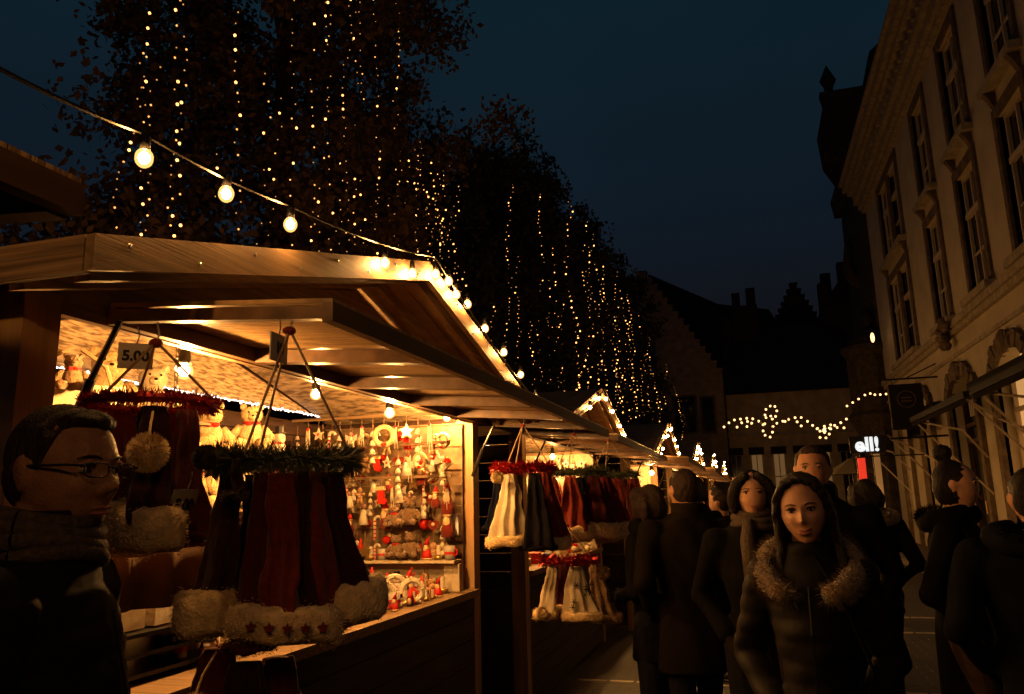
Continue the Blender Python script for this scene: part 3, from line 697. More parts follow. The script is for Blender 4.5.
# brown folded blanket behind hats
t = thing('brown_blanket', (-1.62, 1.98, 1.42), 'plain brown blanket hanging below the first hat ring', 'blanket')
m = MB().m(mat('brown_cloth', (.09, .05, .025), .9, noise_s=20, amt=.2)); 
cols = 24; vs = []; fs = []
for i in range(cols+1):
    for j in range(2):
        u = i/cols; vs.append((.02*math.sin(u*22)+.16*u-.08, -.2+.42*u, -.14 if j == 0 else .05))
m.add(vs, [(2*i, 2*i+2, 2*i+3, 2*i+1) for i in range(cols)]); mm = m.build('cloth', t, True)
mo = mm.modifiers.new('s', 'SOLIDIFY'); mo.thickness = .008

# ================================================================== second and further stalls' goods
for ri, z in enumerate((2.02, 1.88, 1.74, 1.60)):
    for ci in range(10):
        kd = ['bell_string', 'icicle_tassel', 'star_ornament', 'wreath_ornament', 'santa_ornament', 'angel_ornament'][(ci*2+ri*5+R.randrange(3)) % 6]
        put(kd, (-2.55+ci*.085, 8.55-.2*(ri % 2), z), protos[kd][1]+', %s from left, %s row in second stall' % (ORD[ci], ORD[ri]), cats[kd], 'ornaments hanging in the second stall', R.uniform(-.4, .4), R.uniform(1.1, 1.5))
for i in range(7):
    bear((-2.3+.09*i, 8.6-.07*i, 1.04), .8, [cream, whitefur, brownplush][i % 3], '%s plush bear from the left on the second stall counter' % ORD[i].capitalize(), .3, True, 'plush bears of the second stall')
for i in range(6):
    carton((-1.87, 6.35+.36*i, 1.031), (.13, .2, .06+.03*(i % 2)), [cream, red, bluep, whitefelt, tanp, red][i], '%s of the boxes along the second stall counter' % ['First', 'Second, red,', 'Third, blue,', 'Fourth, white,', 'Fifth, tan,', 'Last, red,'][i], .1*i)
far = [(-1.6, 12.7, 'third'), (-1.45, 16.8, 'fourth'), (-1.35, 21.0, 'fifth')]
for (x, y, nm, s_) in ((-2.15, 8.8, 'second', .45), (-1.95, 12.85, 'third', .4), (-1.8, 17.0, 'fourth', .4), (-1.7, 21.2, 'fifth', .4)):  # cream boards added to make the dim stall interiors look brighter
    t = thing('display_board', (x, y, 1.03), 'added pale board brightening the far end of the %s stall' % nm, 'display board')
    m = MB().m(cream); m.b2((-s_, 0, 0), (s_, .02, 1.05)); m.build('panel', t); m = MB().m(wood); m.b2((-s_-.03, -.01, 1.052), (s_+.03, .03, 1.08)); m.build('rail', t)
for (x, y, nm) in far:
    for i in range(8):
        kd = ['star_ornament', 'wreath_ornament', 'bell_string', 'angel_ornament'][i % 4]
        put(kd, (x-.75+.11*i, y, 1.95-.16*(i % 2)), protos[kd][1]+', %s from left in the %s stall' % (ORD[i], nm), cats[kd], 'ornaments hanging in the far stalls', 0, 1.6)
    for i in range(5):
        carton((x-.55+.13*i, y-.3, 1.031), (.11, .12, .12+.06*(i % 3)), [cream, goldm, whitefelt, tanp, red][i], '%s box from the left on the %s stall counter' % (ORD[i].capitalize(), nm), 0)

# ================================================================== hat rings
def ring(loc, r, ztop, kind, label, n=1400, rng=None):
    t = thing('hat_display_ring', loc, label, 'display ring', 'hat rings hanging from the flaps')
    m = MB(); m.m(tinselred if kind == 'tinsel' else needle); thick = 1 if loc[1] < 3 else 2.0
    m.tube([(r*math.cos(a), r*math.sin(a), 0) for a in [2*PI*i/28 for i in range(29)]], .012, 6, False)
    rr_ = random.Random(int(loc[1]*100))
    for i in range(n):
        a = rr_.uniform(0, 2*PI); c = Vector((r*math.cos(a), r*math.sin(a), 0))
        d = Vector((rr_.gauss(0, 1), rr_.gauss(0, 1), rr_.gauss(0, 1)+.15)).normalized(); L = rr_.uniform(.02, .062) if kind != 'tinsel' else rr_.uniform(.01, .03)*(1 if loc[1] < 3 else 2)
        s_ = d.orthogonal().normalized()*thick*(.0016 if kind != 'tinsel' else .0022); p = c+d*.006; m.add([p-s_, p+s_, p+d*L+s_*.3], [(0, 1, 2)])
    m.build('garland', t)
    for q in range(3):
        a = 2*PI*q/3+.5; m = MB().m(cord); m.tube([(r*math.cos(a), r*math.sin(a), .01), (0, 0, ztop-loc[2]-.05)], .0038, 5); m.build('cord', t)
    m = MB().m(chrome); m.tube([(0, 0, ztop-loc[2]-.06), (0.008, 0, ztop-loc[2]-.03), (0, 0, ztop-loc[2])], .003, 5)
    m.build('hook', t)
    m = MB().m(redfelt); m.sph((0, 0, ztop-loc[2]-.055), (.018, .018, .012), 8, 6); m.build('bow', t)
    return t
def hat(top, L, w, lean, yaw, cloth, label, brim=whitefur, bh=.085, cw=None, pom=None, stars=0, group='hats hanging from the rings', flakes=False, tilt=0):
    """a santa hat hanging by its tip; origin at the tip; local y = thin direction"""
    t = thing('santa_hat', top, label, 'santa hat', group, yaw)
    sd = int(abs(top[0]*1000+top[1]*333+yaw*77)) ; q = random.Random(sd)
    n = 40; K = 14; ph = q.uniform(0, 6); ph2 = q.uniform(0, 6)
    m = MB().m(cloth); vs = []; fs = []
    for i in range(K+1):
        u = i/K; W_ = (cw or w)*.9; g0 = min(.032, w*.2); rx = g0+(W_/2-g0)*(u**.9); ry = .020+(.052-.020)*u
        for j in range(n):
            a = 2*PI*j/n; lx_ = noise.noise(Vector((u*2.2, sd*.37, .5)))*.025*u; fold = 1+(.10+.16*u)*math.sin(4*a+ph+u*1.2)+(.05+.08*u)*math.sin(7*a+ph2-u)
            vs.append((lean*u*u+lx_*min(1, (1-u)*4)+rx*math.cos(a)*fold+noise.noise(Vector((math.cos(a)*3, math.sin(a)*3+sd, u*5)))*.012, ry*math.sin(a)*fold+.01*math.sin(u*7+ph)+(.013*min(1, u*2.5))*math.sin(2.4*PI*math.cos(a)+ph+u)*(w/.24), -(L-bh*.6)*u+tilt*math.cos(a)*u*u*w/2))
    for i in range(K):
        for j in range(n): a = i*n+j; b = i*n+(j+1) % n; fs.append((a, a+n, b+n, b))
    fs.append(tuple(range(n))); m.add(vs, fs); m.build('cone', t, True)
    # fur brim: lumpy thick band
    m = MB().m(brim); vs = []; fs = []; H_ = 8; T_ = 48
    for i in range(H_+1):
        u = i/H_; z = -(L-bh)-bh*u; bul = math.sin(PI*min(max(u, .0), 1))**.5
        for j in range(T_):
            a = 2*PI*j/T_; k_ = (w/2*1.02+.012*bul)*(1+.02*math.sin(3*a+ph)); k2 = (.060+.014*bul)*(1+.05*math.sin(5*a+ph))
            nn = noise.noise(Vector((math.cos(a)*6, math.sin(a)*6+sd, z*40)))*.004+noise.noise(Vector((math.cos(a)*20, math.sin(a)*20+sd, z*120)))*.004
            if i in (0, H_): k_ *= .93; k2 *= .8
            vs.append((lean+(k_+nn)*math.cos(a), (k2+nn)*math.sin(a), z+tilt*math.cos(a)*w/2+.004*math.sin(4*a+ph2)))
    for i in range(H_):
        for j in range(T_): a = i*T_+j; b = i*T_+(j+1) % T_; fs.append((a, a+T_, b+T_, b))
    fs.append(tuple(range(T_))); fs.append(tuple(range((H_+1)*T_-1, H_*T_-1, -1)))
    m.add(vs, fs)
    base = list(vs); nrm_ = []
    for _ in range(2600 if w > .15 else 900):
        k_ = q.randrange(len(base)); p = Vector(base[k_]); c = Vector((lean, 0, p.z)); d = (p-c); d = Vector((d.x/(w*w), d.y/(.013), 0)).normalized()
        d = (d+Vector((q.gauss(0, .5), q.gauss(0, .5), q.gauss(0, .5)))).normalized(); p = p+Vector((q.gauss(0, .004), q.gauss(0, .004), q.gauss(0, .005))); s_ = d.orthogonal().normalized()*.0011
        m.add([p-s_, p+s_, p+d*.007], [(0, 1, 2)])
    m.build('fur_brim', t, True)
    if stars:
        for k_ in range(stars):
            u = (k_+.5)/stars*1.7-.85; x = lean+u*w/2; yy = -(.066+.014)*math.sqrt(max(.05, 1-u*u))*1.12-.006
            m = MB().m(redfelt); m.prism([(x+a, b-(L-bh/2)+tilt*u*w/2) for a, b in star_pts(.0125, .006, 5)], yy-.002, yy+.010, 1); m.build('star', t)
    if flakes:
        for k_ in range(9):
            x = lean+q.uniform(-.3, .3)*w; z = -L*q.uniform(.3, .8); m = MB().m(blackfelt)
            for a in range(3):
                ca, sa = math.cos(a*PI/3)*.018, math.sin(a*PI/3)*.018; m.beam((x-ca, -.07, z-sa), (x+ca, -.07, z+sa), .004, .004, (0, 1, 0))
            m.build('snowflake', t)
    if pom:
        px, pz, pr = pom; m = MB().m(brim); yy = -.09; m.sph((px, yy, pz), pr*.8, 12, 8); furry(m, (px, yy, pz), pr*.75, 1500, pr*.38, q); m.build('pompom', t)
        m = MB().m(brim); m.tube([(0, -.01, 0.0), (px*.7, -.06, pz*.4), (px, yy, pz+pr*.8)], .003, 5); m.build('cord', t)
    return t
def price(loc, txt, label, rz=0, s=1.0, ry=0):
    t = thing('price_card', loc, label, 'price card', None, rz)
    if ry: t.rotation_euler = (ry, 0, rz)
    m = MB().m(paper); m.b2((-.062*s, -.002, -.1*s), (.062*s, .002, 0)); m.build('card', t)
    m = MB(); text_mb(m, txt, .055*s, Matrix.Translation((0, -.0035, -.052*s)) @ Matrix.Rotation(PI/2, 4, 'X') @ Matrix.Scale(1, 4), ink, .0006, .0025*s); m.build('lettering', t)
    m = MB().m(chrome); m.tube([(0, 0, -.005), (.006, 0, .02), (0, 0, .045)], .0018, 5); m.build('clip', t)
    return t
yawA = math.atan2(-1.45, 1.6)*-1   # view direction at ring A: rotate local -Y to face the viewer
def fy(x, y): return math.atan2(-x, y)
A = (-1.44, 1.61, 1.815); fA = fy(A[0], A[1])
ring(A, .15, 2.03, 'tinsel', 'hat ring wound with dark red tinsel beside the man in glasses', 2600)
rA = Vector((math.cos(fA), math.sin(fA), 0)); vA = Vector((-math.sin(fA), math.cos(fA), 0))
def atA(u, v, z): p = Vector(A)+rA*u+vA*v; return (p.x, p.y, z)
hat(atA(.005, -.13, 1.795), .335, .13, .01, fA, maroon, 'dark red hat with a big cream pom-pom in front, under the tinsel ring', pom=(-.006, -.115, .044), tilt=-.02, bh=.10, cw=.11)
hat(atA(-.07, -.07, 1.79), .30, .12, -.02, fA, redfelt, 'red hat at the left of the tinsel ring behind the man', bh=.09)
hat(atA(.08, -.03, 1.80), .32, .10, .06, fA+.3, darkred, 'dark red hat hanging at the right of the tinsel ring', bh=.02, brim=darkred)
hat(atA(.05, .07, 1.80), .34, .13, .03, fA-.2, redfelt, 'red hat without trim behind the dark red one on the tinsel ring', bh=.02, brim=redfelt)
hat(atA(-.04, .12, 1.80), .36, .14, 0, fA+.1, darkred, 'dark red hat at the back of the tinsel ring', bh=.09)
B = (-1.125, 1.73, 1.665); fB = fy(B[0], B[1])
ring(B, .165, 2.06, 'pine', 'hat ring of pine garland holding long dark red hats', 5200)
rx = Vector((math.cos(fB), math.sin(fB), 0)); ryv = Vector((-math.sin(fB), math.cos(fB), 0))
def at_ring(c, u, v, z): p = Vector(c)+rx*u+ryv*v; return (p.x, p.y, z)
hat(at_ring(B, -.125, -.03, 1.635), .37, .115, -.045, fB, maroon, 'narrow dark red hat at the left of the pine ring', bh=.10, cw=.085)
hat(at_ring(B, -.075, .05, 1.635), .34, .09, -.005, fB+.2, blackfelt, 'blackish hat at the back left of the pine ring', bh=.02, brim=blackfelt)
hat(at_ring(B, -.05, -.10, 1.635), .40, .09, -.015, fB, darkred, 'narrow dark red hat just left of the starred one', bh=.02, brim=darkred)  # narrow hats alternate red and near-black felt, imitating lit and dark folds
hat(at_ring(B, -.005, -.14, 1.63), .375, .225, .022, fB, redfelt, 'slim dark red hat with stars on its wide fur brim, front of the pine ring', bh=.078, stars=5, tilt=-.07, cw=.10)
hat(at_ring(B, .035, -.12, 1.635), .35, .085, .02, fB+.1, maroon, 'very dark red hat squeezed just right of the starred one', bh=.02, brim=maroon)
hat(at_ring(B, .065, -.10, 1.635), .36, .10, .035, fB+.1, redfelt, 'brownish red hat second to the right of the starred one', bh=.02, brim=redfelt)
hat(at_ring(B, .11, -.06, 1.635), .36, .15, .06, fB+.15, maroon, 'dark hat with wide cream brim at the right of the pine ring', bh=.10, tilt=.12, cw=.11)
hat(at_ring(B, .09, .06, 1.635), .36, .12, .04, fB+.2, darkred, 'dark red hat at the back right of the pine ring', bh=.09)
hat(at_ring(B, .01, .12, 1.635), .35, .11, .0, fB-.1, redfelt, 'red hat at the very back of the pine ring', bh=.02, brim=redfelt)
hat(at_ring(B, -.07, -.10, 1.21), .34, .17, -.01, fB, maroon, 'lower dark hat hanging below the narrow dark red hat', bh=.09)
hat(at_ring(B, -.14, .05, 1.22), .30, .15, -.04, fB, darkred, 'lower dark red hat, leftmost below the pine ring', bh=.09, pom=(-.04, -.12, .04))
hat(at_ring(B, .0, .04, 1.19), .26, .16, .04, fB, darkred, 'lower dark red hat below the starred brim', brim=redfelt, bh=.04)
hat(at_ring(B, -.11, -.12, 1.665), .09, .03, .0, fB, maroon, 'little dark hat with a grey pom-pom left of the pine ring', pom=(-.06, .0, .028), bh=.01, brim=scarfm)
price((-1.52, 1.63, 1.985), '5.00', 'price card reading 5.00 hanging above the tinsel ring', fA, .68)
price((-1.135, 1.70, 1.99), '10', 'narrow price card turned edge on above the pine ring', fB+1.1, .72)
price(( -1.31, 1.60, 1.60), '5.00', 'small tilted price card reading 5.00 between the two hat rings', fA+.9, .75, .25)
# rings in front of stall two
D = (-1.26, 4.40, 1.745); fD = fy(D[0], D[1])
def at_r(c, f, u, v, z):
    p = Vector(c)+Vector((math.cos(f), math.sin(f), 0))*u+Vector((-math.sin(f), math.cos(f), 0))*v; return (p.x, p.y, z)
ring(D, .16, 2.05, 'tinsel', 'bright red tinsel hat ring beside the far post of the nearest stall', 2200)
hat(at_r(D, fD, -.08, -.12, 1.71), .40, .2, -.03, fD, cream, 'plain white hat with pom-poms, left of the bright red ring', bh=.06, pom=(-.07, -.02, .035), tilt=.05)
hat(at_r(D, fD, .06, -.14, 1.71), .42, .18, .01, fD, blackfelt, 'black hat beside the plain white hat', bh=.02, brim=blackfelt)
hat(at_r(D, fD, .12, .02, 1.72), .44, .17, .04, fD, redfelt, 'red hat at the right of the bright red ring', bh=.07)
hat(at_r(D, fD, -.15, .02, 1.70), .30, .12, -.03, fD, mat('blue_felt', (.006, .007, .016), .95, spec=.05), 'dark blue hat at the left edge of the bright red ring', brim=blackfelt, bh=.02)
E1 = (-1.12, 5.15, 1.74); fE = fy(E1[0], E1[1])
ring(E1, .19, 2.05, 'pine', 'green hat ring with red hats and curved white brims', 1800)
for i, (u, v, cl, lb) in enumerate(((-.17, -.05, redfelt, 'first red hat from the left under the green ring'), (-.03, -.17, redfelt, 'second hat from the left under the green ring, widest white brim'), (.12, -.10, darkred, 'third hat from the left under the green ring'), (.2, .03, redfelt, 'rightmost red hat under the green ring'))):
    hat(at_r(E1, fE, u, v, 1.71), .40+.02*(i % 2), .25, .02*(i-1), fE+.15*(i-1), cl, lb, bh=.105, tilt=(-.12, .1, -.08, .15)[i])
hat(at_r(E1, fE, .04, .12, 1.71), .36, .2, 0, fE, blackfelt, 'black hat at the back of the green ring', bh=.06)
E2 = (-1.03, 6.0, 1.74); fE2 = fy(E2[0], E2[1])
ring(E2, .2, 2.06, 'pine', 'farthest hat ring with orange red hats next to the crowd', 1500)
for i, (u, v, cl, lb) in enumerate(((-.12, -.12, darkred, 'left dark red hat of the farthest ring'), (.03, -.18, redfelt, 'middle red hat of the farthest ring'), (.17, -.06, redfelt, 'right red hat of the farthest ring leaning to the crowd'), (.1, .1, darkred, 'dark red hat behind on the farthest ring'))):
    hat(at_r(E2, fE2, u, v, 1.71), .42, .22, .04*(i-.5), fE2, cl, lb, bh=.08, tilt=.08)
Fr = (-1.10, 4.75, 1.20); fF = fy(Fr[0], Fr[1])
ring(Fr, .15, 1.46, 'tinsel', 'low dark ring carrying snowflake hats below the red hats', 900)
hat(at_r(Fr, fF, .05, -.13, 1.17), .30, .2, .02, fF, cream, 'cream hat with dark snowflake pattern on the low ring', bh=.05, flakes=True)
hat(at_r(Fr, fF, -.10, -.08, 1.17), .30, .12, -.04, fF, cream, 'small white hat left of the snowflake hat', bh=.06, pom=(-.06, -.25, .035))
hat(at_r(Fr, fF, -.02, .06, 1.17), .28, .16, -.02, fF, darkred, 'dark red hat behind the snowflake hat', bh=.05)
hat(at_r(Fr, fF, .17, .02, 1.17), .34, .16, .05, fF, brownplush, 'brown hat at the right of the low ring', bh=.06, brim=brownplush, pom=(.04, -.04, .04))
# chain beside the lamp
t = thing('hanging_chain', (-1.72, 2.02, 2.09), 'thin steel link chain hanging behind the bulb lamp', 'chain')
m = MB().m(chrome); 
for i in range(26):
    z = -.024*i; ax = i % 2; pts = [((.007*math.cos(a) if ax else 0), (0 if ax else .007*math.cos(a)), z+.015*math.sin(a)) for a in [2*PI*q/8 for q in range(9)]]; m.tube(pts, .0022, 4, False)
m.build('links', t)
for k_, (pr, L) in protos.items():
    for c in [pr]+CH.get(pr.name, []): pass
# remove the prototypes (their copies stay)
for k_, (pr, L) in list(protos.items()):
    def kill(o):
        for c in CH.get(o.name, []): kill(c)
        bpy.data.objects.remove(o)
    kill(pr)
# ================================================================== people (local: faces +Y, x to the person's right is +X)
def head_mesh(mb, c, face=True, k=1.0, sub=40, fem=False):
    """head ~.235 high centred on c, chin down, facing +Y; voxel-united afterwards"""
    n = 64 if face else 28; kk = 48 if face else 20
    vs = []; fs = []
    G = lambda x, z, x0, z0, sx, sz: math.exp(-((x-x0)/sx)**2-((z-z0)/sz)**2)
    for i in range(1, kk):
        t = PI*i/kk
        for j in range(n):
            a = 2*PI*j/n; ux, uy, uz = math.sin(t)*math.cos(a), math.sin(t)*math.sin(a), math.cos(t)
            x, y, z = .076*ux, .096*uy, .118*uz
            # jaw narrowing, flat-ish cheeks
            if z < 0:
                q = min(1, -z/.118); x *= 1-(.36 if fem else .24)*q**1.6; y = y*(1-.16*q) if y > 0 else y*(1-.45*q); 
                if y > 0: y += .012*q*(1-q)+(.016*q**2)
            else:
                y = y*1.02-.004; x *= 1+.03*math.sin(PI*z/.118)
            if uy > 0 and face:
                f = uy**.5
                d = .0
                d += .026*G(x, z, 0, -.022, .010, .012)+.015*G(x, z, 0, -.004, .0075, .020)       # nose
                d += .007*(G(x, z, .012, -.027, .006, .007)+G(x, z, -.012, -.027, .006, .007))
                d -= .013*(G(x, z, .031, .008, .017, .011)+G(x, z, -.031, .008, .017, .011))      # sockets
                d += .006*(G(x, z, .028, .027, .024, .008)+G(x, z, -.028, .027, .024, .008))      # brow
                d += .006*(G(x, z, .040, -.022, .018, .018)+G(x, z, -.040, -.022, .018, .018))    # cheek bones
                d += .008*G(x, z, 0, -.057, .019, .0045)+.008*G(x, z, 0, -.067, .016, .0055)-.004*G(x, z, 0, -.0622, .022, .0018)-.004*G(x, z, 0, -.08, .02, .006)
                d += .008*G(x, z, 0, -.100, .02, .012)
                y += d*f*1.0
            vs.append((c[0]+x*k, c[1]+y*k, c[2]+z*k))
    zt = .118; vs += [(c[0], c[1]-.004, c[2]+zt*k), (c[0], c[1]+.01, c[2]-zt*k)]; T = len(vs)-2; Bm = T+1
    for j in range(n):
        fs.append((T, j, (j+1) % n)); fs.append((Bm, (kk-2)*n+(j+1) % n, (kk-2)*n+j))
        for i in range(kk-2): a = i*n+j; b = i*n+(j+1) % n; fs.append((a, a+n, b+n, b))
    mb.add(vs, fs)
    for e in (-1, 1):   # ears
        m_ = Matrix.Rotation(e*-.35, 3, 'Z') @ Matrix.Rotation(-.15, 3, 'X')
        mb.sph((c[0]+e*.076*k, c[1]-.012*k, c[2]-.004*k), (.008*k, .020*k, .032*k), 12, 9, m_)
        mb.sph((c[0]+e*.080*k, c[1]-.014*k, c[2]+.004*k), (.009*k, .022*k, .024*k), 12, 9, m_)
def face_details(body, c, k, fem, mats, Rm, rot_c):
    """eyes, brows and lips joined into the body mesh (one mesh)"""
    me = body.data
    m = MB()
    irism, whitem, lipm, browm = mats
    for e in (-1, 1):
        ex = (c[0]+e*.031*k, c[1]+.0745*k, c[2]+.008*k)
        m.m(whitem); m.sph(ex, (.0122*k, .0120*k, .0072*k if fem else .0085*k), 14, 10)
        m.m(irism); m.sph((ex[0], ex[1]+.0085*k, ex[2]), (.0058*k, .0050*k, .0058*k), 10, 8)
        m.m(browm)
        pts = [(c[0]+e*x*k, c[1]+y*k, c[2]+z*k) for x, y, z in ((.014, .0945, .0265), (.026, .093, .031), (.038, .087, .0305), (.050, .076, .025))]
        m.tube(pts, [.0016*k, .0024*k*(.8 if fem else 1.0), .0020*k*(.8 if fem else 1.0), .0008*k], 6)
        pts = [(c[0]+e*x*k, c[1]+y*k, c[2]+z*k) for x, y, z in ((.018, .083, .0095), (.024, .0895, .0165), (.034, .0888, .0175), (.0445, .080, .011))]
        m.tube(pts, .0017*k*(1.3 if fem else .8), 5)
        m.m(skinsel[0])
        pts = [(p[0], p[1]-.0005, p[2]+.0012) for p in pts]; m.tube([(pts[0][0], pts[0][1], pts[0][2]+.003), (pts[1][0], pts[1][1]-.001, pts[1][2]+.0035), (pts[2][0], pts[2][1]-.001, pts[2][2]+.0035), (pts[3][0], pts[3][1], pts[3][2]+.003)], .0032*k, 6)
    m.m(lipm)
    for z0, th in ((-.0575, .0030), (-.0665, .0042)):
        pts = [(c[0]+x*k, c[1]+(.1005-abs(x)**1.6*3.6)*k, c[2]+(z0+(.0016 if abs(abs(x)-.006) < .004 and th < .0035 else 0)+(abs(x)*(.26 if fem else .03)))*k) for x in (-.023, -.015, -.007, 0, .007, .015, .023)]
        m.tube(pts, [.0008*k, th*.8*k, th*k, th*.9*k, th*k, th*.8*k, .0008*k], 7)
    return m
skinsel = [None]
def join_into(body, mb, T):
    """append mb geometry to the body mesh"""
    me = body.data; base = len(me.vertices)
    mats0 = [m for m in me.materials]
    import bmesh
    bm = bmesh.new(); bm.from_mesh(me)
    vs = [bm.verts.new(T @ Vector(p)) for p in mb.v]
    for m in mb.ms:
        if m.name not in [q.name for q in me.materials]: me.materials.append(m)
    names = [q.name for q in me.materials]
    for f, mi in zip(mb.f, mb.mi):
        try: ff = bm.faces.new([vs[i] for i in f])
        except ValueError: continue
        ff.material_index = names.index(mb.ms[mi].name); ff.smooth = True
    bm.to_mesh(me); bm.free(); me.update()
def limb(mb, pts, rs, n=12):
    pts = [Vector(p) for p in pts]
    mb.tube(pts, rs, n)
    for p, r in zip(pts, rs): mb.sph(p, r*.995, n, 8)
def hand(mb, wrist, d, side, curl=.5, k=1.0):
    """palm and five bent fingers; d = direction the hand points"""
    d = Vector(d).normalized(); u = Vector((0, 1, 0)); x = d.cross(u).normalized()*side; nrm = x.cross(d).normalized()
    Mx = Matrix((x, nrm, d)).transposed(); w = Vector(wrist)
    def P(a, b, c_): return w+Mx @ Vector((a*k, b*k, c_*k))
    mb.sph(P(0, 0, .05), (.040*k, .016*k, .052*k), 12, 8, Mx)
    mb.tube([P(0, 0, -.03), P(0, 0, .03)], [.026*k, .028*k], 10)
    for i, (fx, ln) in enumerate(((-.030, .066), (-.010, .078), (.010, .074), (.029, .058))):
        p0 = P(fx, 0, .085); p1 = P(fx*1.05, -.012*curl*2, .085+ln*.45); p2 = P(fx*1.05, -.034*curl*2, .085+ln*.75); p3 = P(fx, -.05*curl*2, .085+ln*.82)
        limb(mb, [p0, p1, p2, p3], [.0095*k, .0088*k, .008*k, .0065*k], 8)
    limb(mb, [P(-.030, 0, .02), P(-.052, -.012, .045), P(-.054, -.024, .075), P(-.048, -.032, .095)], [.013*k, .0105*k, .0095*k, .0075*k], 8)
def person(loc, face_dir, H, label, coat, hair, hairm=None, trousers=jeans, skn=skin, fem=False, near=False, head_turn=0, head_tilt=(0, 0), stride=.12, arms='down', quilt=False, skirt=False, collar=None, scarf=None, glasses=False, bag=None, coat_len=.5, width=1.0, hood=False, group=None, hat_m=None):
    rz = math.atan2(-face_dir[0], face_dir[1])
    t = thing('person', (loc[0], loc[1], 0), label, 'person', group, rz)
    s = H/1.75; hairm = hairm or hairbr; skinsel[0] = skn
    hk = (.97 if fem else 1.02)*(s**.4); hc = Vector((0, .02, H-.125*hk)); neck = H-.235*hk
    shz = H-.32*s; hip = .52*H; W = (.185 if fem else .215)*s*width
    Rh = Matrix.Translation(hc) @ Matrix.Rotation(head_turn, 4, 'Z') @ Matrix.Rotation(head_tilt[0], 4, 'X') @ Matrix.Rotation(head_tilt[1], 4, 'Y') @ Matrix.Translation(-hc)
    b = MB().m(skn); b.T = Rh; head_mesh(b, hc, near, hk, fem=fem); b.T = Matrix()
    b.tube([(0, -.02, shz-.02), (0, -.012, neck), (0, .0, neck+.06)], [.062*s, .056*s*(.85 if fem else 1), .055*s*(.85 if fem else 1)], 16)
    b.loft([(0, -.01, hip-.05, .12*s, .09*s), (0, 0, hip+.12, .12*s, .08*s), (0, -.01, shz-.12, .14*s, .09*s), (0, -.01, shz, .11*s, .06*s)], 16)
    # arms
    HP = {}
    for e in (-1, 1):
        sh = Vector((e*W, -.01, shz-.03))
        if arms == 'down': el_ = sh+Vector((e*.06*s, -.03*e*stride*4, -.28*s)); ha = el_+Vector((-e*.02*s, .07*s+e*stride*.3, -.24*s))
        elif arms == 'pockets': el_ = sh+Vector((e*.09*s, -.09*s, -.27*s)); ha = el_+Vector((-e*.10*s, .17*s, -.15*s))
        elif arms == 'front': el_ = sh+Vector((e*.06*s, -.02*s, -.28*s)); ha = el_+Vector((-e*.12*s, .20*s, -.05*s))
        HP[e] = (sh, el_, ha)
        limb(b, [sh, el_, ha], [.045*s, .038*s, .028*s]); d = (ha-el_).normalized()
        hand(b, ha+d*.02, d, e, .6, s*.95)
        lx = e*.095*s; fy_ = e*stride
        limb(b, [(lx, 0, hip), (lx*1.02, fy_*.5+.02, .28*H), (lx, fy_-.01*s, .07)], [.07*s, .05*s, .036*s])
    body = blob('body', b, .0045 if near else .011, 2 if near else 1, [skn], t)
    if True:
        me_ = body.data; me_.materials.append(mat('dark_gloves', (.008, .006, .005), .8, spec=.05)); k_ = len(me_.polygons); c_ = np.empty(k_*3, 'f'); me_.polygons.foreach_get('center', c_)
        me_.polygons.foreach_set('material_index', np.where(c_.reshape(-1, 3)[:, 2] < shz-.1, 1, 0).astype('i'))
    if near is not False or True:
        fd = face_details(body, hc, hk, fem, (eyeb, eyew, lip, hairm), None, None); join_into(body, fd, Rh)
    # trousers / legs
    m = MB().m(trousers)
    for e in (-1, 1):
        lx = e*.095*s; fy_ = e*stride
        limb(m, [(lx, 0, hip), (lx*1.02, fy_*.5+.02, .28*H), (lx, fy_-.01*s, .05)], [.095*s, .070*s, .058*s])
    m.loft([(0, -.01, hip-.08, .15*s, .11*s), (0, -.01, hip+.08, .155*s, .11*s)], 18)
    blob('trousers', m, .012, 2, [trousers], t)
    m = MB().m(black)
    for e in (-1, 1):
        lx = e*.095*s; fy_ = e*stride; m.T = Matrix()
        m.sph((lx, fy_+.06, .045), (.048*s, .14*s, .045), 12, 8); m.b2((lx-.045*s, fy_-.07*s, 0), (lx+.045*s, fy_+.18*s, .022))
    m.build('shoe', t, True)
    # coat
    m = MB().m(coat); cl = hip-(coat_len-.5)*H; g_ = .03*s
    fl = .06 if skirt else .02
    m.loft([(0, -.005, cl-.12, W*.86+fl, .145*s+fl), (0, -.005, hip+.02, W*.84, .15*s), (0, 0, hip+.18*s, W*(.76 if fem else .86), .135*s), (0, -.005, shz-.2*s, W*.95, .15*s), (0, -.015, shz-.06*s, W*1.02, .125*s), (0, -.02, shz+.02, W*.75, .095*s), (0, -.018, neck+.0, .082*s, .08*s)], 28)
    for e in (-1, 1):
        sh, el_, ha = HP[e]; m.sph(sh+Vector((-e*.01, 0, -.01)), .078*s, 12, 8)
        limb(m, [sh, el_, ha], [.072*s, .058*s, .046*s])
    ph = R.uniform(0, 6)
    if quilt:
        disp = lambda v: (.0045*np.abs(np.sin(v[:, 2]*PI/.062))+.002*np.sin(v[:, 0]*40+v[:, 2]*55)).astype('f')
    else:
        disp = lambda v: (.005*np.sin(v[:, 2]*9+v[:, 0]*28+ph)*np.sin(v[:, 0]*22+v[:, 1]*17)).astype('f')
    blob('coat', m, .009 if near else .014, 3, [coat], t, disp)
    if near:
        z_ = MB().m(blackm); z_.tube([(0, .150*s, cl+.1), (0, .152*s, hip+.1), (0, .155*s, shz-.2*s), (0, .12*s, shz-.05)], .003, 5); z_.build('zip', t)
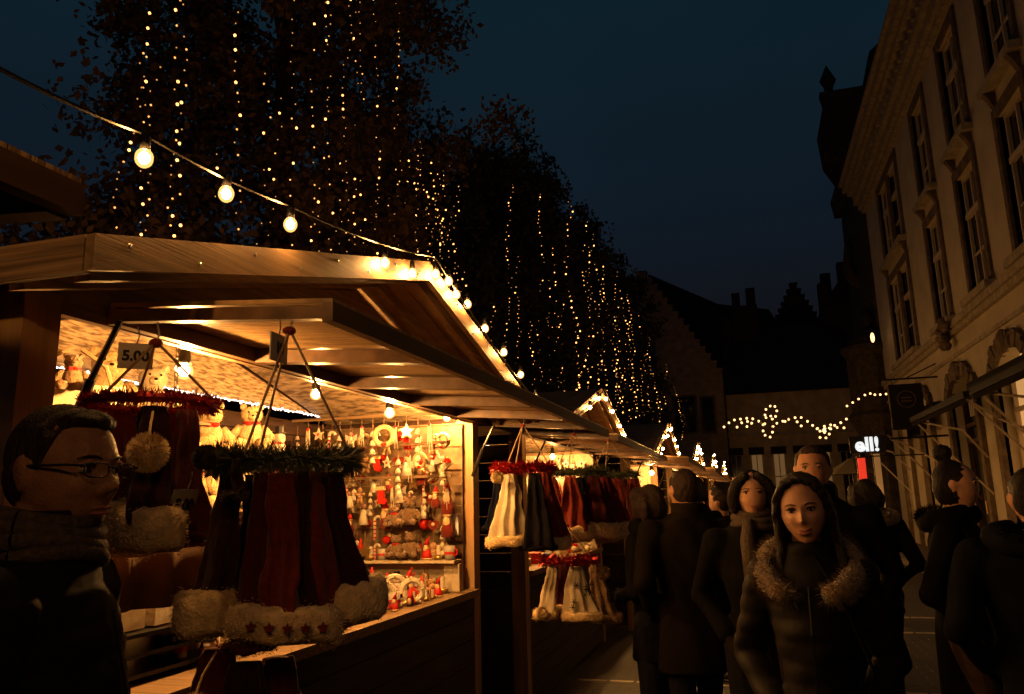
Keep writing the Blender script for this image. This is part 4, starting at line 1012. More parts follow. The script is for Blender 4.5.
    if collar == 'fur':
        m = MB().m(furc); q = random.Random(3)
        pts = []
        for i in range(19):
            a = -PI/2+.45+(2*PI-.9)*i/18; a2 = a; x = .145*s*math.cos(a+PI); y = .10*s*math.sin(a+PI)*-1
            pts.append((x*1.02, -y*1.0-.0, shz+.035-.085*max(0, -y*-1/.10)*1.0))
        pts = [(.142*s*math.sin(u), -.11*s*math.cos(u)*(1.0 if math.cos(u) > 0 else 1.72)-.0, shz+.07-.10*(1-math.cos(u))/2*1.5) for u in [(-.86+1.72*i/18)*PI for i in range(19)]]
        rs = [.030+.017*math.sin(PI*i/18) for i in range(19)]
        m.tube(pts, rs, 12)
        for _ in range(6500):
            i = q.randrange(18); u = q.random(); p = Vector(pts[i]).lerp(Vector(pts[i+1]), u); r = rs[i]*.9
            d = Vector((q.gauss(0, 1), q.gauss(0, 1), q.gauss(0, 1))).normalized(); p = p+d*r; s2 = d.orthogonal().normalized()*.0012
            m.add([p-s2, p+s2, p+(d+Vector((q.gauss(0, .4), q.gauss(0, .4), -.4))).normalized()*.03], [(0, 1, 2)])
        m.build('fur_collar', t, True)
    elif collar == 'high':
        m = MB().m(coat); m.loft([(0, -.02, shz-.01, .11*s, .095*s), (0, -.015, neck+.01, .092*s, .09*s), (0, -.012, neck+.045, .094*s, .094*s), (0, -.012, neck+.044, .080*s, .080*s), (0, -.015, neck-.02, .078*s, .078*s)], 24, False); m.build('collar', t, True)
    if scarf:
        m = MB().m(scarf)
        for j in range(4 if near else 3):
            r0 = (.098 if near else .092)*s-.004*j; m.tube([(r0*1.05*math.cos(a), r0*math.sin(a)-.012, neck-.035+(.022 if near else .027)*j+.010*math.sin(a*2+j)) for a in [2*PI*i/22 for i in range(23)]], (.017 if near else .021)*s, 9, False)
        if not near: m.tube([(.03, .09*s, neck-.01), (.04, .13*s, neck-.10), (.03, .165*s, shz-.22)], [.025, .035, .04], 9)
        m.build('scarf', t, True)
    if hood:
        m = MB().m(furc if hood == 'fur' else coat); m.tube([(.16*s*math.sin(u), -.10*s*math.cos(u)-.03, shz+.04-.02*math.cos(u)) for u in [(-.8+1.6*i/14)*PI for i in range(15)]], [.05]*15, 10)
        furry(m, (0, -.09, shz+.05), (.15*s, .08*s, .04), 1200, .025); m.build('hood', t, True)
    # hair
    m = MB().m(hairm); m.T = Rh
    c = hc
    if hair == 'short':
        m.sph((c[0], c[1]-.020*hk, c[2]+.030*hk), (.0795*hk, .091*hk, .0935*hk), 28, 18)
        m.sph((c[0], c[1]-.035*hk, c[2]-.005*hk), (.0775*hk, .066*hk, .075*hk), 24, 16)
        m.sph((c[0], c[1]+.034*hk, c[2]+.090*hk), (.052*hk, .040*hk, .024*hk), 20, 12)
        for e in (-1, 1): m.sph((c[0]+e*.066*hk, c[1]+.000*hk, c[2]+.036*hk), (.0145*hk, .032*hk, .046*hk), 16, 12)
    else:
        m.sph((c[0], c[1]-.020*hk, c[2]+.030*hk), (.083*hk, .092*hk, .096*hk), 28, 18)
        m.sph((c[0], c[1]-.035*hk, c[2]-.01*hk), (.088*hk, .080*hk, .10*hk), 24, 16)
        if hair == 'long':
            for e in (-1, 1):
                for q_ in range(6):
                    o_ = q_*.014; m.tube([(c[0]+e*.004, c[1]+.062*hk-o_*1.5, c[2]+(.108-.0006*q_)*hk), (c[0]+e*.046, c[1]+.060*hk-o_*1.3, c[2]+.094*hk), (c[0]+e*.074, c[1]+.046*hk-o_, c[2]+.045*hk), (c[0]+e*.083, c[1]+.032*hk-o_, c[2]-.02*hk), (c[0]+e*.082, c[1]+.030*hk-o_, c[2]-.10*hk), (c[0]+e*.092, c[1]+.050*hk-o_, c[2]-.17*hk), (c[0]+e*.088, c[1]+.075*hk-o_, c[2]-.24*hk)], [.009, .012, .012, .013, .014, .014, .007], 9)
            m.sph((c[0], c[1]-.06*hk, c[2]-.09*hk), (.095*hk, .05*hk, .12*hk), 16, 12)
        elif hair == 'bob':
            for e in (-1, 1):
                for q_ in range(5):
                    o_ = q_*.018; m.tube([(c[0]+e*.02, c[1]+.078*hk-o_, c[2]+.10*hk-o_*.2), (c[0]+e*.07, c[1]+.058*hk-o_, c[2]+.055*hk), (c[0]+e*.092, c[1]+.03*hk-o_, c[2]-.02*hk), (c[0]+e*.088, c[1]+.03*hk-o_, c[2]-.09*hk)], [.018, .026, .028, .018], 9)
        elif hair == 'bun':
            m.sph((c[0], c[1]-.05*hk, c[2]+.165*hk), (.045, .045, .042), 16, 12); m.tube([(c[0], c[1]-.04*hk, c[2]+.1*hk), (c[0], c[1]-.05*hk, c[2]+.16*hk)], .03, 10)
    ds = lambda v: (.0022*np.sin(v[:, 0]*260+v[:, 1]*190+3*np.sin(v[:, 2]*25))).astype('f')
    blob('hair', m, .006 if near else .01, 2, [hairm], t, ds)
    if hat_m:
        m = MB().m(hat_m); m.T = Rh; m.loft([(0, c[1]-.012, c[2]+.03, .098, .112), (0, c[1]-.014, c[2]+.06, .099, .113), (0, c[1]-.015, c[2]+.11, .085, .096), (0, c[1]-.015, c[2]+.145, .045, .05)], 24); m.sph((0, c[1]-.015, c[2]+.16), .03, 12, 9); furry(m, (0, c[1]-.015, c[2]+.16), .03, 300, .012); m.build('knit_hat', t, True)
    if glasses:
        m = MB().m(blackm); m.T = Rh; k = hk
        for e in (-1, 1):
            x0 = e*.033
            pts = [(c[0]+(x0+.0225*math.copysign(abs(math.cos(a))**.7, math.cos(a)))*k, c[1]+(.109-abs(x0+.024*math.cos(a))**2*2.6)*k, c[2]+(.007+.0125*math.copysign(abs(math.sin(a))**.7, math.sin(a)))*k) for a in [2*PI*i/24 for i in range(25)]]
            m.tube(pts, .0015, 5, False)
            m.tube([(c[0]+e*.057*k, c[1]+.1005*k, c[2]+.014*k), (c[0]+e*.076*k, c[1]+.088*k, c[2]+.014*k), (c[0]+e*.083*k, c[1]+.01*k, c[2]+.010*k), (c[0]+e*.084*k, c[1]-.012*k, c[2]+.008*k), (c[0]+e*.081*k, c[1]-.03*k, c[2]-.012*k)], [.0024]*5, 6)
        m.tube([(c[0]-.009*k, c[1]+.1085*k, c[2]+.012*k), (c[0], c[1]+.114*k, c[2]+.014*k), (c[0]+.009*k, c[1]+.1085*k, c[2]+.012*k)], .0016, 5)
        m.build('spectacles', t, True)
    if bag:
        bt = thing('shoulder_bag', (loc[0], loc[1], 0), bag, 'bag', None, rz); m = MB().m(mat('bag_leather', (.02, .012, .008), .3))
        m.loft([(.02, .19*s, hip-.12, .13, .03), (.02, .20*s, hip-.10, .14, .045), (.02, .20*s, hip+.06, .135, .04), (.02, .19*s, hip+.10, .12, .02)], 20); m.build('pouch', bt, True)
        m = MB().m(coatb); m.tube([(-.11, .2*s, hip+.07), (-.16, .16*s, shz-.28), (-.10, .165*s, shz-.10), (-.02, .06*s, shz+.045), (.06, -.08, shz)], .005, 6); m.build('strap', bt, True)
        m = MB().m(goldm); m.b2((.01, .243*s, hip-.02), (.03, .25*s, hip+.04)); m.build('buckle', bt)
    return t

person((-1.218, 1.13), (.90, .42), 1.75, 'man in glasses at left, short dark hair, dark padded jacket and scarf, looking right', coatd, 'short', hairbr, near=True, skn=skind, head_tilt=(-.06, 0), quilt=True, scarf=scarfm, collar='high', glasses=True, arms='down', stride=.02, head_turn=-.46, width=.92)
person((.155, 2.72), (-.12, -1), 1.625, 'smiling woman with long dark hair, padded jacket and wide fur collar', coatd, 'long', hairb, skn=skin2, fem=True, near=True, head_tilt=(-.12, .08), quilt=True, collar='fur', arms='pockets', stride=.10, bag='dark handbag with gold clasp worn by the woman with the fur collar', coat_len=.52, width=.76)
person((.30, 4.15), (-.10, -1), 1.80, 'man with short dark hair looking over the shoulder of the fur collar woman', coatb, 'short', hairbr, stride=.14, collar='high', arms='pockets')
person((.0, 3.95), (.05, -1), 1.68, 'woman with dark bobbed hair and a patterned scarf walking behind the fur collar woman', coatb, 'bob', hairb, fem=True, scarf=scarfm, stride=.14, skn=skin2, arms='pockets')
person((-.36, 4.55), (-.45, .9), 1.72, 'broad person in a long dark coat seen from behind, before the far hat ring', coatbr, 'short', hairbr, stride=.10, coat_len=.58, width=1.05, collar='high', arms='pockets')
person((-.58, 4.75), (-.9, .5), 1.64, 'person in black with their back turned beside the farthest hat ring', coatb, 'bob', hairbr, fem=True, stride=.04, coat_len=.55, hood='cloth', arms='front')
person((.93, 4.25), (.85, -.35), 1.70, 'woman with a topknot and her face turned right, in a long black coat', coatb, 'bun', hairb, fem=True, skn=skin2, stride=.10, coat_len=.62, hood='cloth', trousers=mat('stockings', (.03, .014, .009), .6), arms='pockets')
person((1.0, 3.35), (.15, 1), 1.64, 'dark figure with their back to us at the right edge, shoulders above the other coats', coatn, 'short', hairb, stride=.08, coat_len=.55, width=1.12, hood='cloth', arms='pockets')
person((.78, 6.1), (-.3, .95), 1.66, 'person with a pale fur trimmed hood seen from behind under the red sign', coatn, 'bob', hairb, fem=True, hood='fur', stride=.1, arms='pockets')
person((.62, 7.2), (-.2, 1), 1.68, 'person in black walking away left of the fur trimmed hood', coatb, 'short', hairb, stride=.14, collar='high', arms='pockets')
person((-.45, 6.7), (-.7, .7), 1.73, 'person with thick round hair facing the third stall, behind the broad coat', coatbr, 'bob', hairb, fem=True, stride=.06, arms='pockets')
person((-.27, 7.4), (-.9, .3), 1.62, 'person with a pale face in profile at the third stall', coatb, 'short', hairbr, skn=skin2, stride=.06, arms='pockets')
person((-.15, 8.8), (.3, -1), 1.66, 'person in a knitted bobble hat coming along the stalls', coatb, 'short', hairbr, stride=.12, hat_m=darkred, arms='pockets')
person((-.42, 10.4), (-.9, .3), 1.70, 'person in a black coat standing at the third stall counter', coatb, 'short', hairb, stride=.05, arms='pockets')
person((.25, 11.5), (.2, 1), 1.74, 'distant person walking away down the middle of the lane', coatb, 'short', hairb, stride=.14, arms='pockets')
person((-.2, 13.5), (-.5, 1), 1.68, 'distant person by the fourth stall', coatbr, 'bob', hairbr, fem=True, stride=.1, arms='pockets')
# ================================================================== trees
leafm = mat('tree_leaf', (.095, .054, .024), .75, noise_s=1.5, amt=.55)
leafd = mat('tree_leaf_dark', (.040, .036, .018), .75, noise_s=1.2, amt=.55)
bark = mat('bark', (.05, .038, .028), .9, noise_s=8, amt=.4, bump=.8)
def tree(loc, Hh, r, z0, label, n, leaf, mt, seed, top_taper=.5, sx=1.0, limbs=12):
    q = random.Random(seed); t = thing('street_tree', loc, label, 'tree', 'trees hung with fairy lights behind the stalls')
    m = MB().m(bark); m.tube([(0, 0, 0), (.05, .04, z0), (0, .08, (z0+Hh)/2), (.05, 0, Hh*.93)], [.20, .16, .10, .02], 10)
    m.build('trunk', t, True)
    cl = []
    lm = MB().m(bark)
    for i in range(limbs*3):
        z = z0+(Hh-z0)*(i+.5)/(limbs*3); u = (z-z0)/(Hh-z0); rr = r*(1-(1-top_taper)*u**2)*q.uniform(.75, 1.08); a = i*2.4+q.uniform(-.4, .4)
        tip = Vector((rr*math.cos(a)*sx, rr*math.sin(a), z+q.uniform(.2, .7))); b0 = Vector((0, .05, z-.3)); mid = b0.lerp(tip, .5)+Vector((0, 0, .15))
        lm.tube([b0, mid, tip], [.035, .02, .006], 5)
        for k in range(3):
            p = b0.lerp(tip, q.uniform(.45, .9)); e = p+Vector((q.gauss(0, .35), q.gauss(0, .35), q.uniform(.1, .6))); lm.tube([p, e], [.008, .002], 4); cl.append((e, q.uniform(.22, .42)))
        cl.append((tip, q.uniform(.25, .5))); cl.append((b0.lerp(tip, .6), q.uniform(.3, .5)))
    for i in range(10): cl.append((Vector((q.gauss(0, r*.3), q.gauss(0, r*.3), Hh*q.uniform(.93, 1.03))), .3))
    for c_, r_ in list(cl)[::3]:
        d = Vector((q.gauss(0, .5), q.gauss(0, .5), q.uniform(.3, 1))).normalized(); lm.tube([c_, c_+d*q.uniform(.3, .75)], [.006, .0015], 3)
    lm.build('branches', t, True)
    V = np.empty((n*4, 3), 'f'); 
    rs = np.random.RandomState(seed); ci = rs.randint(0, len(cl), n); C = np.array([tuple(cl[i][0]) for i in range(len(cl))])[ci]; Rr = np.array([c[1] for c in cl])[ci]
    d = rs.normal(0, 1, (n, 3)); d /= np.linalg.norm(d, axis=1)[:, None]; P = C+d*(Rr*rs.uniform(.2, 1.1, n))[:, None]
    # a few flyers
    ax = rs.normal(0, 1, (n, 3)); ax[:, 2] -= .6; ax /= np.linalg.norm(ax, axis=1)[:, None]; nn = rs.normal(0, 1, (n, 3)); bx = np.cross(ax, nn); bx /= np.linalg.norm(bx, axis=1)[:, None]
    L = leaf*rs.uniform(.6, 1.25, n)[:, None]
    V[0::4] = P; V[1::4] = P+ax*L*.5+bx*L*.32; V[2::4] = P+ax*L; V[3::4] = P+ax*L*.5-bx*L*.32
    me = bpy.data.meshes.new('crown'); me.vertices.add(n*4); me.vertices.foreach_set('co', V.ravel()); me.loops.add(n*4); me.loops.foreach_set('vertex_index', np.arange(n*4, dtype='i'))
    me.polygons.add(n); me.polygons.foreach_set('loop_start', np.arange(0, n*4, 4, dtype='i')); me.polygons.foreach_set('loop_total', np.full(n, 4, 'i')); me.materials.append(mt); me.update(calc_edges=True); me.validate()
    link('crown', me, t); return t
tree((-4.6, 6.75, 0), 10.9, 1.75, 2.3, 'tallest leafy tree behind the nearest stall, filling the top left', 90000, .085, leafm, 1, .92, limbs=24)
tree((-5.0, 4.9, 0), 3.5, 1.15, 1.8, 'lower leafy tree behind the left end of the nearest stall', 9000, .085, leafm, 2, .55)
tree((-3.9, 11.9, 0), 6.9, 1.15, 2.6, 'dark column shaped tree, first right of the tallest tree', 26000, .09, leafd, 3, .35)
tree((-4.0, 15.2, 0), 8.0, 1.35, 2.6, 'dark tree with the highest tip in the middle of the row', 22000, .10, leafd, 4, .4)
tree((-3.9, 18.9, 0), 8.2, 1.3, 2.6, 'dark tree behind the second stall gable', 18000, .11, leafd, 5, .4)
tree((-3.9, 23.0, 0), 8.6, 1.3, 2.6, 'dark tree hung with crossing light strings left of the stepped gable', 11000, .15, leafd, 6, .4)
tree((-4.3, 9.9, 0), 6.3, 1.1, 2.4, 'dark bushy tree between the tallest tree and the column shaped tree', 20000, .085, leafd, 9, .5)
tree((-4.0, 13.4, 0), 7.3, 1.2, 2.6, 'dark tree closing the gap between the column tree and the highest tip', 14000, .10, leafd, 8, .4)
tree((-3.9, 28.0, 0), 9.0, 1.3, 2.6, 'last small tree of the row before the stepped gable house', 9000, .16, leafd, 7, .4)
# ---- fairy light strings
FM = [MB().m(f_).sph((0, 0, 0), r_, 6, 4).mesh('fairy_bulb', True) for r_, f_ in zip((.0055, .0072, .0105), fairies)]
def string(x, y, z1, z0, step, label, seed, wob=.05, big=1.0):
    q = random.Random(seed); t = thing('fairy_light_string', (x, y, z1), label, 'fairy lights', 'fairy light strings hanging from the trees')
    pts = []; z = 0; px = py = 0; bs = []
    while z > z0-z1 and len(bs) < 95:
        px += q.gauss(0, wob*.28); py += q.gauss(0, wob*.28); px *= .95; py *= .95; pts.append((px, py, z)); 
        if q.random() < .88: bs.append((px+q.gauss(0, .006), py, z))
        z -= step*q.uniform(.7, 1.3)
    if len(pts) < 2: pts.append((0, 0, -.3))
    m = MB().m(black); m.tube(pts, .0025, 3); m.build('wire', t)
    for b in bs:
        o = link('bulb', FM[min(2, int(q.random()**1.6*3))], t, b)
        if big != 1: o.scale = (big, big, big)
    return t
# ray helper: camera pixel column -> direction, used once to lay out string roots on the tree row plane
def xy_for(px, X):
    vx = (px-512)/F; rx_ = dx[0]*vx-dx[2]; ry_ = dy[0]*vx-dy[2]; return X*ry_/rx_
k = 0
def S(px, X, z1, z0, step, seed, **kw):
    global k; k += 1; y = xy_for(px, X)
    string(X, y, z1, z0, step, 'string of tiny lights, %s' % kw.pop('lb'), seed, **kw)
cnt = 0
big_list = [(118, -3.6, 4.5, 2.9, .09), (150, -3.4, 5.6, 2.8, .11), (168, -3.3, 6.0, 2.7, .13), (236, -3.1, 7.5, 2.7, .12), (312, -3.0, 8.5, 2.7, .13), (303, -3.4, 6.5, 2.8, .16), (372, -3.2, 9.2, 3.6, .16), (352, -3.4, 7.4, 3.0, .17), (388, -3.3, 9.4, 4.0, .18), (270, -3.6, 5.0, 2.7, .16), (205, -3.7, 4.2, 2.7, .19), (335, -3.6, 5.2, 2.7, .14), (376, -3.5, 5.4, 2.8, .10), (385, -3.7, 5.2, 2.8, .10), (404, -3.4, 5.4, 2.8, .09), (130, -3.9, 6.0, 3.2, .16)]
big_list += [(140, -3.5, 4.4, 2.8, .12), (252, -3.4, 4.9, 2.7, .18), (290, -3.2, 8.0, 2.8, .17), (324, -3.3, 8.2, 2.8, .17), (344, -3.2, 6.6, 2.8, .12), (362, -3.3, 8.4, 2.9, .14), (396, -3.3, 7.4, 2.9, .13), (368, -3.8, 4.8, 2.75, .08), (392, -3.6, 4.9, 2.8, .08)]
ORD2 = ORD+['twenty first', 'twenty second', 'twenty third', 'twenty fourth', 'twenty fifth', 'twenty sixth', 'twenty seventh', 'twenty eighth', 'twenty ninth', 'thirtieth']
for i, a in enumerate(big_list):
    S(a[0]+.0, a[1], a[2], a[3], a[4]*.72, 100+i, lb='%s from the left in front of the tallest tree' % ORD2[sorted([b[0] for b in big_list]).index(a[0])], wob=.055)
mid = [(412, -3.2, 5.3, 2.7), (421, -3.3, 5.6, 2.7), (432, -3.3, 5.5, 2.8), (441, -3.2, 5.6, 2.7), (452, -3.2, 5.7, 2.8), (462, -3.3, 5.6, 3.2), (474, -3.3, 4.0, 2.9), (494, -3.2, 4.2, 2.8), (513, -3.1, 6.2, 3.2), (520, -3.2, 5.3, 2.9), (530, -3.1, 4.3, 2.8), (546, -3.1, 6.8, 2.9), (556, -3.2, 6.2, 2.9), (566, -3.1, 5.2, 2.8)]
mid = sorted(mid+[(416, -3.1, 5.0, 2.7), (427, -3.2, 5.2, 2.7), (437, -3.1, 4.9, 2.7), (447, -3.3, 5.6, 2.7), (457, -3.2, 5.2, 2.7), (468, -3.2, 4.4, 2.8), (504, -3.2, 3.6, 2.8), (538, -3.2, 4.6, 2.8), (551, -3.2, 5.6, 2.8), (561, -3.1, 4.8, 2.8)])
for i, a in enumerate(mid): S(a[0], a[1], a[2], a[3], .075, 200+i, lb='%s from left between tallest tree and second gable' % ORD2[i], wob=.09)
fr_ = [(576, 7.2, 3.4), (584, 6.0, 3.1), (592, 6.8, 3.2), (600, 7.4, 3.0), (608, 7.2, 3.1), (616, 6.2, 3.0), (624, 7.0, 3.0), (630, 7.2, 3.1), (638, 5.6, 3.0), (645, 6.2, 3.6), (651, 7.0, 3.2), (657, 5.0, 3.0), (664, 6.8, 3.6), (672, 6.4, 3.2), (678, 5.2, 3.0)]
fr_ = sorted(fr_+[(580, 5.0, 3.0), (588, 7.2, 3.1), (596, 5.4, 3.0), (604, 6.2, 3.1), (612, 4.8, 3.0), (620, 7.4, 3.0), (627, 5.0, 3.0), (634, 6.8, 3.0), (642, 7.2, 3.2), (648, 4.8, 3.0)])
for i, a in enumerate(fr_): S(a[0], -2.9, a[1], a[2], .11, 300+i, lb='%s from the left over the far stalls' % ORD2[i], wob=.12, big=1.5)
# ================================================================== right hand town house
stucco = mat('cream_stucco', (.48, .41, .29), .9, noise_s=1.6, amt=.14, bump=.12, bscale=40)
stone = mat('sandstone_trim', (.34, .285, .20), .85, noise_s=7, amt=.3, bump=.35)
stoned = mat('weathered_stone', (.13, .095, .06), .9, noise_s=7, amt=.4, bump=.5)
glass = mat('dark_window_glass', (.010, .010, .012), .08, spec=.6)
frame = mat('painted_window_frame', (.48, .40, .29), .6)
roofm = mat('slate_roof', (.020, .017, .016), .8, noise_s=6, amt=.4, bump=.4)
litw = mat('lit_window', (.55, .4, .22), .6, emit=.10, ecol=(1, .55, .20))
litw2 = mat('lit_shop_window', (.55, .4, .22), .6, emit=.55, ecol=(1, .50, .16))
X0 = 4.5; Y0, Y1 = 6.0, 27.6
bld = thing('town_house', (X0, 16.0, 0), 'tall cream stucco town house with sash windows and a deep cornice', 'building')
def L(y): return y-16.0
wins = [ # yc, width, z0, z1, kind
]
cols = [(8.0, 1.25), (10.6, 1.25), (13.4, 1.25), (16.2, 1.25), (19.15, 1.25), (23.6, 2.9)]
FLO = [(5.30, 7.75), (8.35, 10.65)]
# wall built as piers and spandrels so windows are real openings
m = MB().m(stucco); d = .45
zs = [(4.80, 5.30), (7.75, 8.35), (10.65, 11.3)]
for a, b in zs: m.b2((0, L(Y0), a), (d, L(Y1), b))
for (a, b) in FLO:
    ys = [Y0]+[q for c, w_ in cols for q in (c-w_/2, c+w_/2)]+[Y1]
    for i in range(0, len(ys), 2): m.b2((0, L(ys[i]), a), (d, L(ys[i+1]), b))
# ground floor openings: arched
gops = [(8.2, 1.9, 'shop'), (11.6, 2.0, 'shop'), (15.2, 2.0, 'shop'), (18.6, 2.1, 'door'), (22.3, 1.25, 'lit'), (25.3, 1.2, 'lit')]
ys = [Y0]+[q for c, w_, k_ in gops for q in (c-w_/2, c+w_/2)]+[Y1]
for i in range(0, len(ys), 2): m.b2((0, L(ys[i]), .12), (d, L(ys[i+1]), 4.80))
for c, w_, k_ in gops:
    zt = 4.0; n = 12; r = w_/2
    if k_ == 'lit': m.b2((0, L(c-r), .12), (d, L(c+r), 1.0))
    pts = [(L(c-r), 4.8), (L(c-r), zt-r*.55)]+[(L(c-r*math.cos(PI*i/n)), zt-r*.55+r*.55*math.sin(PI*i/n)) for i in range(1, n)]+[(L(c+r), zt-r*.55), (L(c+r), 4.8)]
    # split into quads along the arch
    for i in range(n):
        a0, a1 = PI*i/n, PI*(i+1)/n; q0 = (L(c-r*math.cos(a0)), zt-r*.55+r*.55*math.sin(a0)); q1 = (L(c-r*math.cos(a1)), zt-r*.55+r*.55*math.sin(a1))
        m.prism([q0, q1, (q1[0], 4.8), (q0[0], 4.8)], 0, d, 0)
m.build('wall', bld)
m = MB().m(stone); m.b2((-.16, L(Y0), 5.00), (-.003, L(Y1)+.1, 5.14)); m.b2((-.10, L(Y0), 4.88), (-.003, L(Y1)+.08, 4.997)); m.b2((-.05, L(Y0), 4.42), (-.003, L(Y1)+.05, 4.50)); m.build('string_course', bld)
m = MB().m(stone)
for (zz, zt, o) in ((11.0, 11.12, .12), (11.123, 11.35, .22), (11.353, 11.75, .34), (11.753, 11.9, .5), (11.903, 12.15, .62), (12.153, 12.24, .72)): m.b2((-o, L(Y0), zz), (-.0+.3, L(Y1)+o*.6, zt))
y = Y0+.3
while y < Y1: m.b2((-.42, L(y), 11.50), (-.343, L(y)+.12, 11.75)); y += .42
m.build('cornice', bld)
m = MB().m(roofm); m.prism([(-.45, 12.242), (3.0, 15.8), (6, 15.8), (6, 12.242)], L(Y0), L(Y1), 1); m.build('roof', bld)
m = MB().m(stucco); m.b2((d+.002, L(Y0), .1), (7, L(Y0)+.3, 12.0)); m.b2((d+.002, L(Y1)-.3, .1), (7, L(Y1), 12.0)); m.build('wall', bld)
def window(yc, w_, z0, z1, label=None, fl=0):
    W_ = MB().m(stoned); t_ = .16
    for s_ in (-1, 1): W_.b2((-.055, L(yc)+s_*(w_/2+t_/2)-t_/2, z0-.0), (.10, L(yc)+s_*(w_/2+t_/2)+t_/2-.0, z1))
    W_.b2((-.055, L(yc)-w_/2-t_, z1+.002), (.10, L(yc)+w_/2+t_, z1+.18))
    Wd = W_.build('window', bld)
    k_ = 2 if w_ > 2 else 1
    for i in range(k_):
        ww = w_/k_; cc = L(yc)-w_/2+ww*(i+.5)
        if k_ == 2 and i == 0: q = MB().m(stoned); q.b2((-.02, L(yc)-.14, z0), (.2, L(yc)+.14, z1)); q.build('mullion', Wd)
        f = MB().m(frame); fr_w = .07; hw = ww/2-.07
        for s_ in (-1, 1): f.b2((.055, cc+s_*(hw-fr_w/2)-fr_w/2, z0), (.115, cc+s_*(hw-fr_w/2)+fr_w/2, z1))
        f.b2((.05, cc-hw, z0), (.12, cc+hw, z0+.09)); f.b2((.05, cc-hw, z1-.08), (.12, cc+hw, z1)); zt = z0+(z1-z0)*.64; f.b2((.03, cc-hw, zt), (.11, cc+hw, zt+.10))
        f.b2((.06, cc-.028, z0+.09), (.108, cc+.028, z1-.08)); f.b2((.07, cc-hw+.07, z0+(zt-z0)*.5), (.104, cc+hw-.07, z0+(zt-z0)*.5+.035))
        f.build('frame', Wd)
        g_ = MB().m(glass); g_.b2((.125, cc-ww/2, z0), (.14, cc+ww/2, z1)); g_.build('pane', Wd)
    sl = MB().m(stone); sl.b2((-.20, L(yc)-w_/2-.22, z0-.14), (.24, L(yc)+w_/2+.22, z0-.002))
    for s_ in (-1, 1):
        yy = L(yc)+s_*(w_/2+.02); sl.m(stoned); sl.prism([(-.19, z0-.143), (-.003, z0-.143), (-.003, z0-.46), (-.06, z0-.38), (-.12, z0-.25)], yy-.07, yy+.07, 1) if fl == 1 else None
    sl.build('sill', Wd)
for fi, (a, b) in enumerate(FLO):
    for c, w_ in cols: window(c, w_, a, b, fl=fi)
for c, w_, k_ in gops:
    nm = 'door' if k_ == 'door' else 'window'
    D_ = MB().m(stoned); r = w_/2; zt = 4.0; n = 16; prev = None
    for s_ in (-1, 1): D_.b2((-.09, L(c)+s_*(r+.11)-.11, .125), (.06, L(c)+s_*(r+.11)+.11, zt-r*.55))
    for i in range(n):
        a0, a1 = PI*i/n, PI*(i+1)/n; P_ = lambda a, k_: (L(c)-(r+k_)*math.cos(a), zt-r*.55+(r*.55+k_)*math.sin(a))
        wob = .22+.10*abs(math.sin(a0*5)); D_.prism([P_(a0, 0), P_(a0, wob), P_(a1, wob), P_(a1, 0)], -.09-.02*(i % 2), .06, 0)
    D_.sph((-.10, L(c), zt+.12), (.10, .18, .22), 10, 7); D_.sph((-.08, L(c)-.3, zt+.06), (.08, .12, .12), 8, 6); D_.sph((-.08, L(c)+.3, zt+.06), (.08, .12, .12), 8, 6)
    Dd = D_.build(nm, bld)
    g_ = MB().m(glass if k_ == 'door' else litw2)
    g_.b2((.28, L(c)-r, .13 if k_ != 'lit' else 1.0), (.30, L(c)+r, 4.1)); g_.build('pane' if k_ != 'door' else 'panel', Dd)
    f = MB().m(frame if k_ != 'door' else darkwoodz); z0 = .13 if k_ != 'lit' else 1.0
    for y_ in (-r+.04, -.03, r-.1): f.b2((.2, L(c)+y_, z0), (.276, L(c)+y_+.07, 4.0))
    for z_ in (z0, 2.6, 2.95): f.b2((.205, L(c)-r, z_), (.27, L(c)+r, z_+.08))
    f.build('frame', Dd)
    if k_ == 'door':
        h_ = MB().m(goldm); h_.tube([(.17, L(c)-.12, 1.1), (.12, L(c)-.12, 1.1), (.12, L(c)-.12, 1.35), (.17, L(c)-.12, 1.35)], .014, 6); h_.build('handle', Dd)
        f = MB().m(paper)
        for q in range(3): f.b2((.19, L(c)+.1+.13*q, 3.15), (.198, L(c)+.17+.13*q, 3.5))
        f.build('fanlight_bar', Dd)
# lamp bracket ornament: crest above the string course
t = thing('carved_crest', (X0, 18.6, 4.88), 'carved stone crest of leaves over the dark arched door', 'carving')
m = MB().m(stoned); q = random.Random(5)
for i in range(26): m.sph((-.2+q.uniform(-.06, .06), q.gauss(0, .2), q.gauss(.1, .17)), (q.uniform(.05, .1), q.uniform(.05, .12), q.uniform(.06, .12)), 8, 6)
m.build('carving', t, True)
